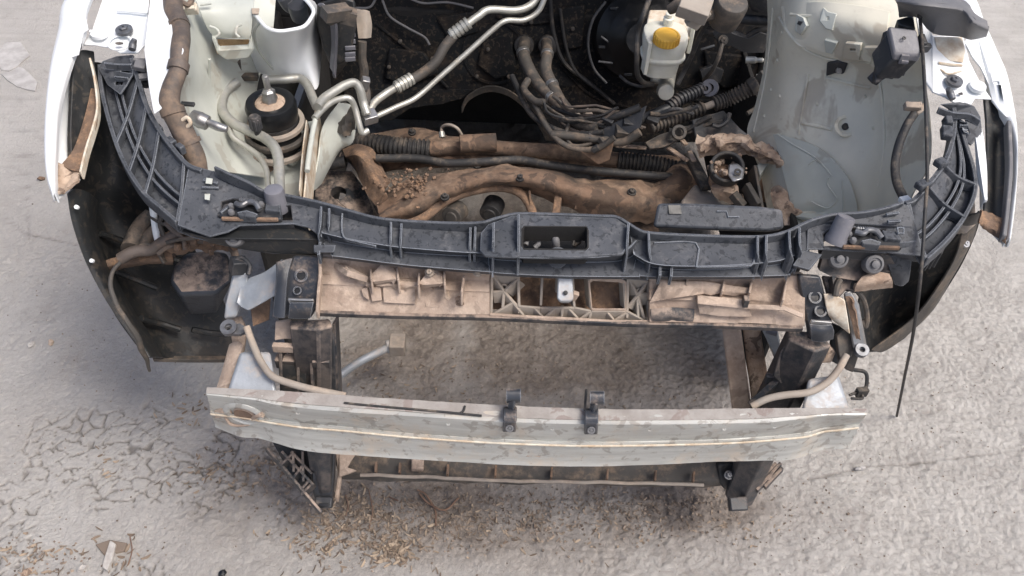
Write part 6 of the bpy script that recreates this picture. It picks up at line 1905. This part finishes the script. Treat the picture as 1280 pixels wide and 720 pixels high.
rows = []
rows.append([U(xe(x, 0), interp(x, T_back), .618) + Vector((0, .0, -.012)) for x in ST])
rows.append([U(xe(x, 0), interp(x, T_back), .622) for x in ST])
rows.append([U(xe(x, 0), interp(x, T_front), .620) for x in ST])
rows.append([U(xe(x, .1), interp(x, T_lip), .613) for x in ST])
rows.append([U(xe(x, .4), interp(x, T_cr) - 3, .556) for x in ST])
rows.append([U(xe(x, .45), interp(x, T_cr), .549) for x in ST])
rows.append([U(xe(x, .5), interp(x, T_cr2), .5455) for x in ST])
rows.append([U(xe(x, .95), interp(x, T_bot) - 5, .480) for x in ST])
rows.append([U(xe(x, 1), interp(x, T_bot), .470) for x in ST])
rows.append([p + Vector((0, .035, -.004)) for p in rows[-1]])
m = M().patch(rows, (2, 6), .003, rough=.0012, rscale=14)
beam = part(m, 'bumper_beam', 'beam', .0008, None, 'bare dusty metal bumper beam across the front', smooth=28)
m = M().patch([[p + Vector((0, .004, .0022)) for p in rows[1]], [p.lerp(q, .85) + Vector((0, 0, .0024)) for p, q in zip(rows[1], rows[2])]], (2, 6), .001, rough=.0015, rscale=60)
part(m, 'dust_film', 'pinkdust', 0, beam)
m = M().patch([[p + Vector((0, .0, -.014)) for p in rows[1]], [p + Vector((0, .03, .01)) for p in rows[8]]], (1, 6), .003)
part(m, 'back_wall', 'hose', 0, beam)
m = M().lip([p + Vector((0, -.0012, .0012)) for p in rows[6]], .003, .003, 4)
part(m, 'dust_line', 'cream', 0, beam)
def BF(x, y, d=.0):
    zt = [(interp(x, T_front), .620), (interp(x, T_lip), .613), (interp(x, T_cr), .549), (interp(x, T_bot), .470)]
    z = interp(y, zt)
    p = U(x, y, z)
    return p + (CAM - p).normalized() * d
hc = BF(305, 517, .0)
ax = (BF(316, 520) - BF(290, 518)).cross(BF(304, 524) - BF(304, 510)).normalized()
ax = ax if ax.dot(CAM - hc) > 0 else -ax
m = M().lathe(hc, ax, [(.040, -.004), (.041, .002), (.035, .0055), (.031, .006), (.0275, .003), (.025, -.003)], 36)
tow = part(m, 'tow_eye_boss', 'beam', .0008, beam)
m = M().lathe(hc + Vector((.004, 0, .001)), ax, [(.023, -.003), (.024, .002), (.018, .0038), (.0, .0038)], 28)
part(m, 'sandy_recess', 'tan', 0, tow)
m = M().lathe(hc + ax * .0035, ax, [(.0185, -.004), (.0185, .0006), (.010, .0009), (.0, .0009)], 26)
part(m, 'eye_hole_shade', 'mud', 0, tow)  # dark disc laid on the boss, painting the shaded hole
m = M().patch([[BF(x, y, .004) for x, y in r] for r in (((268, 514), (276, 512), (288, 514)), ((268, 518), (276, 518), (290, 518)), ((270, 522), (278, 522), (288, 522)))], 4, .003, rough=.003, rscale=80)
part(m, 'sand_dab', 'tan', 0, beam)
m = M().tube([BF(x, y, .003) for x, y in ((282, 522), (288, 530), (300, 532), (312, 530))], .003, 8).tube([BF(x, y, .004) for x, y in ((316, 524), (322, 518), (328, 518))], .006, 8, wob=.003)
part(m, 'sand_ridge', 'tan', 0, beam)
m = M().bar(rows[1][9].lerp(rows[2][9], .5), rows[1][9].lerp(rows[2][9], .5) + Vector((.001, 0, 0)), .001, .001)
m = M().tube([p + Vector((0, .004, .003)) for p in L((430, 507, .622), (470, 511, .622), (540, 517, .622), (602, 523, .622))], .0022, 8)
m.tube([p + Vector((0, .004, .003)) for p in L((575, 520, .622), (579, 517, .622), (581, 511, .622))], .0022, 8)
part(m, 'wire_scrap', 'rubber', 0, beam)
for k, (x, yt) in enumerate(((641, 486), (741, 488))):
    tilt = 0 if k == 0 else 3
    bx = x - (4 if k == 0 else 2)
    a0 = BF(bx, 538 + k * 2, .004)
    m = M()
    p0, p1 = U(bx - 8, 516, .634), U(bx + 8, 516, .634)
    m.hull([BF(bx - 9, 540 + k * 3, .004), BF(bx + 8, 540 + k * 3, .004), BF(bx + 8.5, 527 + k * 2, .006), BF(bx - 8.5, 527 + k * 2, .006)], [BF(bx - 9, 540 + k * 3, .016), BF(bx + 8, 540 + k * 3, .016), BF(bx + 8.5, 527 + k * 2, .016), BF(bx - 8.5, 527 + k * 2, .016)])
    cb = part(m, 'fascia_clip', 'blackpaint', .003, beam, ('black clip left of the beam centre', 'black clip right of the beam centre')[k])
    m = M().patch([[U(bx - 8 + q, yy, zz) for q in (0, 8, 17)] for yy, zz in ((528 + k * 2, .633), (520 + k * 2, .642), (511 + k * 2, .640), (508 + k * 2, .628))], 4, .006)
    part(m, 'clip_shoulder', 'blackpaint', .002, cb)
    m = M().patch([[U(x - 8 + q + tilt * 1.5, yy + k * 3, zz) for q in (0, 8, 18)] for yy, zz in ((504, .650), (500, .664), (490, .674), (486, .672))], 4, .007)
    part(m, 'clip_head', 'blackpaint', .002, cb)
    m = M().bar(U(x - 3, 512 + k * 2, .640), U(x - 1 + tilt, 500 + k * 3, .662), .012, .01)
    part(m, 'clip_neck', 'blackpaint', .002, cb)
    m = M().ringed(BF(bx, 535 + k * 2.5, .0165), (0, -.85, .5), .0075, .004, .003, 20).lathe(BF(bx, 535 + k * 2.5, .0165), (0, -.85, .5), [(.0035, 0), (.003, .003)], 12)
    part(m, 'clip_rivet', 'grey', .0006, cb)
m = M().bar(U(731, 514, .634), U(733, 488, .664), .004, .012)
part(m, 'clip_blade', 'rubber', .001, cb)
# crash cans behind the ends
m = M().hull(L((300, 440, .63), (338, 440, .63), (346, 492, .612), (284, 490, .612)), L((302, 444, .50), (338, 444, .50), (344, 496, .48), (288, 494, .48)))
part(m, 'crash_can', 'bluesteel', .006, beam, 'pale blue grey crash box behind the beam at left')
m = M().patch([L(*r) for r in (((286, 430, .60), (296, 426, .61), (304, 430, .61)), ((276, 466, .58), (284, 466, .59), (292, 470, .59)), ((268, 490, .57), (276, 490, .58), (284, 492, .58)))], 4, .01)
part(m, 'crash_can_flange', 'tan', .002, beam)
m = M().hull(L((1010, 474, .63), (1048, 468, .63), (1062, 512, .612), (1002, 514, .612)), L((1012, 476, .50), (1046, 472, .50), (1058, 514, .48), (1004, 516, .48)))
part(m, 'crash_can', 'bluesteel', .006, beam, 'pale dusty crash box behind the beam at right')
m = M().tube(L((1066, 462, .60), (1082, 466, .60), (1083, 482, .58), (1078, 492, .57)), .004, 8).box(U(1077, 490, .575), (.022, .012, .02), (0, 0, 10)).tube(L((1062, 494, .575), (1074, 490, .575), (1078, 498, .57), (1064, 498, .57)), .003, 8)
part(m, 'sensor_lead', 'rubber', .001, beam)

m = M().plate(L((1028, 344, .775), (1082, 350, .775), (1074, 366, .765), (1058, 362, .765), (1044, 378, .75), (1036, 372, .755)), .01)
part(m, 'inner_web', 'blackdusty', .002, sb2)
m = M().plate(L((1040, 404, .64), (1062, 414, .63), (1072, 436, .60), (1058, 462, .56), (1036, 450, .57)), .01)
part(m, 'inner_web', 'liner', .002, sb2)

# scuffs: dents' dust and splashes on the beam
random.seed(77)
for k in range(7):
    x0 = random.uniform(350, 1000)
    y0 = interp(x0, T_cr) + random.uniform(6, 22)
    wd = random.uniform(12, 34)
    g = [[BF(x0 + wd * q / 4, y0 + dy + random.uniform(-1.2, 1.2), .0012) for q in range(5)] for dy in (-2.2, 0, 2.2)]
    part(M().patch(g, 4, .001, rough=.0012, rscale=120), 'mud_splash', 'tan' if k % 2 else 'mud', 0, beam)
for x0 in (372, 470, 560, 690, 812, 905, 968):
    part(M().lathe(BF(x0, interp(x0, T_front) + 9, .0), (0, -.9, .42), [(.0045, -.002), (.0042, .0006), (.0025, .0008), (.002, -.0004)], 14), 'spot_weld', 'beam', 0, beam)

# ================================================================== loose things
# relay box on the right wing
def LZ(x, y, z):
    return U(x, y, z)


lid = L((1110, 32, 1.065), (1147, 37, 1.065), (1152, 69, 1.03), (1118, 67, 1.03))
bt = [p + Vector((-.012, .01, -.085)) for p in lid]
m = M().hull(lid, [p + Vector((0, 0, -.016)) for p in lid])
rbx = bpy.data.objects.new('relay_box', None)
C.objects.link(rbx)
tag(rbx, 'small black relay box with grey lid hanging over the right inner wing', 'relay box')
part(m, 'lid', 'box', .004, rbx)
cxx = sum(lid, Vector()) / 4
m = M().hull([p.lerp(cxx, .06) + Vector((0, 0, -.016)) for p in lid], [p.lerp(cxx + Vector((0, 0, -.05)), .12) + Vector((-.018, 0, -.055)) for p in lid])
part(m, 'body', 'black', .003, rbx)
m = M().ringed(U(1130, 48, 1.053), (0, -.2, 1), .004, .002, .002, 14)
part(m, 'lid_screw', 'steel', 0, rbx)
m = M().bar(U(1127, 68, 1.03), U(1137, 69, 1.03), .006, .02).bar(U(1127, 75, 1.02), U(1136, 76, 1.02), .006, .006)
part(m, 'catch', 'box', .001, rbx)
m = M().hull(L((1103, 40, 1.04), (1112, 36, 1.05), (1118, 64, 1.02), (1108, 66, 1.01)), L((1098, 60, .98), (1106, 58, .98), (1112, 88, .95), (1100, 90, .95)))
m.box(U(1094, 98, .955), (.022, .02, .02), (10, 30, 30)).box(U(1152, 52, 1.04), (.012, .026, .02), (20, 0, 10)).box(U(1156, 60, 1.03), (.02, .012, .02), (20, 0, 10))
part(m, 'side_socket', 'black', .003, rbx)
m = M().plate(L((1098, 74, 1.0), (1120, 80, 1.0), (1134, 88, .985), (1130, 96, .97), (1122, 94, .97), (1116, 100, .965), (1108, 98, .965), (1098, 104, .96), (1092, 106, .955), (1094, 96, .97)), .02)
part(m, 'mount_foot', 'black', .003, rbx)
m = M().plate(L((1121, 24, 1.05), (1142, 18, 1.055), (1145, 36, 1.05), (1124, 30, 1.05)), .02)
part(m, 'bracket', 'black', .003, rbx)
# thin black cable
p0 = [U(1150, 22, 1.07), U(1153, 60, 1.04), U(1156, 110, 1.01), U(1158, 160, .975), U(1159, 220, .935), U(1156, 270, .90), U(1153, 320, .865), U(1148, 370, .80), U(1141, 420, .64), U(1131, 470, .36), U(1121, 520, .012)]
cab = part(M().tube(p0, .0034, 10, 8), 'hanging_cable', 'rubber')
cab.parent = None
tag(cab, 'thin straight black cable hanging from the right wing down to the ground', 'cable')
ft = M().tube([p0[0], U(1150, 8, 1.09), U(1147, -6, 1.10)], .0055, 10)
sl_ = part(ft, 'end_sleeve', 'rubber', 0, cab)

# things lying on the ground
def lay(px, py, name, label, cat, size, mat, seed, flat=.6, group=None, poly=None):
    random.seed(seed)
    p = U(px, py, 0)
    z = gz(p.x, p.y)
    bm = bmesh.new()
    bmesh.ops.create_icosphere(bm, subdivisions=3, radius=1)
    off = Vector((seed * 3.1, seed * 1.7, 0))
    for v in bm.verts:
        n = noise.fractal(v.co * 1.1 + off, 1, 2, 3)
        f = 1 + .45 * n
        v.co = Vector((round(v.co.x * f * 3.3, 0) / 3.3 * .5 + v.co.x * f * .5, v.co.y * f, v.co.z * f))
        v.co = Vector((v.co.x * size[0], v.co.y * size[1], v.co.z * size[2]))
    me = bpy.data.meshes.new(name)
    bm.to_mesh(me)
    bm.free()
    me.materials.append(MT[mat])
    me.polygons.foreach_set('use_smooth', [True] * len(me.polygons))
    me.set_sharp_from_angle(angle=R(30))
    o = bpy.data.objects.new(name, me)
    C.objects.link(o)
    o.location = (p.x, p.y, z + size[2] * flat)
    o.rotation_euler = (0, 0, seed)
    tag(o, label, cat, group)
    return o


lay(40, 433, 'stone', 'white stone lying alone left of the left wheel liner', 'stone', (.011, .009, .007), 'stone', 1)
lay(65, 430, 'stone', 'tan stone right beside the white stone on the left', 'stone', (.011, .007, .006), 'mudlight', 2)
lay(52, 224, 'stone', 'brown clod beside the lower tip of the left wing', 'stone', (.013, .009, .008), 'mud', 3)
lay(278, 717, 'stone', 'dark blue black chip at the bottom edge of the photo', 'stone', (.010, .007, .006), 'gloss', 4)
lay(104, 711, 'stone', 'grey stone among the litter at the bottom left', 'stone', (.009, .011, .008), 'stone', 6)
lay(33, 716, 'stone', 'orange tan clod in the bottom left corner', 'stone', (.012, .009, .006), 'mudlight', 7)
lay(1074, 588, 'stone', 'small grey shard on the slab joint right of the beam', 'stone', (.006, .012, .010), 'flake', 8)


def flake(pts, name, label, cat, mat, t=.006, lift=.006):
    q = []
    for x, y in pts:
        p = U(x, y, 0)
        q.append(Vector((p.x, p.y, gz(p.x, p.y) + lift)))
    m = M().plate(q, t + .004, n=Vector((0, 0, 1)))
    o = part(m, name, mat, .002)
    o.parent = None
    tag(o, label, cat)
    return o


flake([(0, 62), (8, 54), (26, 53), (34, 64), (38, 70), (30, 76), (22, 84), (12, 90), (2, 88), (-6, 76)], 'cement_flake', 'upper of two thin pale cement flakes on the ground at left', 'flake', 'flake')
flake([(2, 94), (14, 90), (24, 84), (32, 88), (40, 96), (48, 104), (45, 116), (34, 114), (22, 110), (10, 102)], 'cement_flake', 'lower of two thin pale cement flakes on the ground at left', 'flake', 'flake')
o = flake([(140, 678), (147, 683), (143, 700), (136, 716), (130, 712), (134, 696)], 'stone_chip', 'long pale chip standing in a hollow at the bottom left', 'chip', 'stone', .012, .014)
flake([(120, 682), (138, 676), (160, 680), (156, 690), (146, 692), (130, 694)], 'clay_plate', 'broken brown clay plate behind the long pale chip', 'clay plate', 'crumb', .008, .008)


def twig(pts, r, label):
    q = []
    for x, y, h in pts:
        p = U(x, y, 0)
        q.append(Vector((p.x, p.y, gz(p.x, p.y) + h + r)))
    o = part(M().tube(q, r, 7, 5, wob=.003), 'twig', 'twig')
    o.parent = None
    return tag(o, label, 'twig')


twig([(522, 616, .006), (534, 624, .01), (544, 640, .004), (545, 658, .003)], .0024, 'curved brown twig running down from the lower crossmember')
twig([(524, 620, .006), (538, 634, .012), (556, 640, .008), (574, 626, .006)], .0026, 'brown twig bent in a bow below the lower crossmember')
twig([(486, 622, .006), (498, 628, .004)], .002, 'short twig left of the bowed twig')
twig([(432, 620, .006), (436, 634, .004), (432, 646, .003)], .0015, 'thin stalk beside the left upright foot')
twig([(462, 616, .006), (466, 640, .006), (462, 660, .003)], .0014, 'thin stalk between the left upright foot and the bowed twig')
twig([(163, 672, .004), (166, 690, .008), (160, 708, .003)], .0014, 'thin straw stalk beside the clay plate')

# dry leaf litter
random.seed(21)
m = M()


def leaf(px, py, s, lift=0):
    p = U(px, py, 0)
    x, y = p.x, p.y
    z = gz(x, y)
    a = random.uniform(0, 6.28)
    s *= 1.2
    ln, wd = s * random.uniform(.7, 2.0), s * random.uniform(.07, .22)
    d = Vector((math.cos(a), math.sin(a), 0))
    n = Vector((-d.y, d.x, 0))
    h = random.uniform(.3, .9) * s
    vs = []
    curl = random.uniform(-.4, .6)
    for k in range(5):
        t = k / 4 - .5
        w_ = wd * (1 - 3.2 * t * t) + .0006
        c = Vector((x, y, z + .0015 + lift)) + d * (t * ln) + Vector((0, 0, h * (t * t * 2.0 + curl * (t + .5) * .5))) + n * (curl * s * t * t)
        vs += [c - n * w_ + Vector((0, 0, w_ * .8)), c + n * w_ + Vector((0, 0, -.0008 + w_ * .3))]
    lo = [v - Vector((0, 0, .0007)) for v in vs]
    fs = []
    for k in range(4):
        i = k * 2
        fs += [(i, i + 1, i + 3, i + 2), (i + 12, i + 13, i + 11, i + 10)]
    m.add(vs + lo, fs)


ZN = ((440, 640, 30, 16, 190, .010), (490, 688, 14, 9, 110, .013), (415, 672, 26, 12, 110, .010), (460, 655, 40, 20, 120, .010), (550, 655, 70, 22, 190, .008), (660, 650, 110, 18, 230, .0075), (820, 635, 70, 14, 120, .007), (890, 650, 40, 14, 50, .007),
      (236, 512, 16, 10, 26, .011), (262, 590, 34, 14, 60, .010), (330, 588, 24, 20, 90, .010), (50, 698, 30, 14, 60, .010), (150, 692, 24, 12, 34, .010), (136, 580, 10, 10, 16, .008),
      (480, 475, 50, 16, 60, .007), (600, 470, 80, 20, 70, .005), (760, 500, 70, 12, 50, .005), (400, 700, 60, 20, 40, .009))
for cx_, cy_, sx, sy, n, s in ZN:
    for i in range(int(n * .75)):
        px, py = random.gauss(cx_, sx), random.gauss(cy_, sy)
        if not (300 < px < 1000 and 520 < py < 570):
            leaf(px, py, s)
lit = part(m, 'leaf_litter', 'straw', 0)
lit.parent = None
tag(lit, 'dry curled leaves and straw scattered on the ground before the car', 'leaf litter', None, 'stuff')
# crumbs of earth and grit
random.seed(33)
m = M()
for cx_, cy_, sx, sy, n, s in ((620, 640, 150, 24, 700, .0045), (480, 660, 60, 22, 250, .0045), (650, 460, 180, 30, 500, .0035), (830, 640, 70, 18, 250, .0045), (330, 585, 40, 22, 160, .004), (60, 700, 40, 16, 100, .004), (1100, 640, 140, 60, 160, .003), (120, 560, 120, 120, 160, .0025), (1180, 480, 90, 60, 90, .003), (120, 350, 60, 120, 60, .003)):
    for i in range(n):
        px, py = random.gauss(cx_, sx), random.gauss(cy_, sy)
        p = U(px, py, 0)
        k = s * random.uniform(.4, 1.3)
        z = gz(p.x, p.y)
        m.box((p.x, p.y, z + k * .25), (k * random.uniform(.7, 1.4), k, k * .7), (random.uniform(-40, 40), random.uniform(-40, 40), random.uniform(0, 90)), random.uniform(.5, 1.0))
gr = part(m, 'soil_crumbs', 'crumb', 0)
gr.parent = None
tag(gr, 'crumbs of dry earth and grit spread over the ground', 'grit', None, 'stuff')
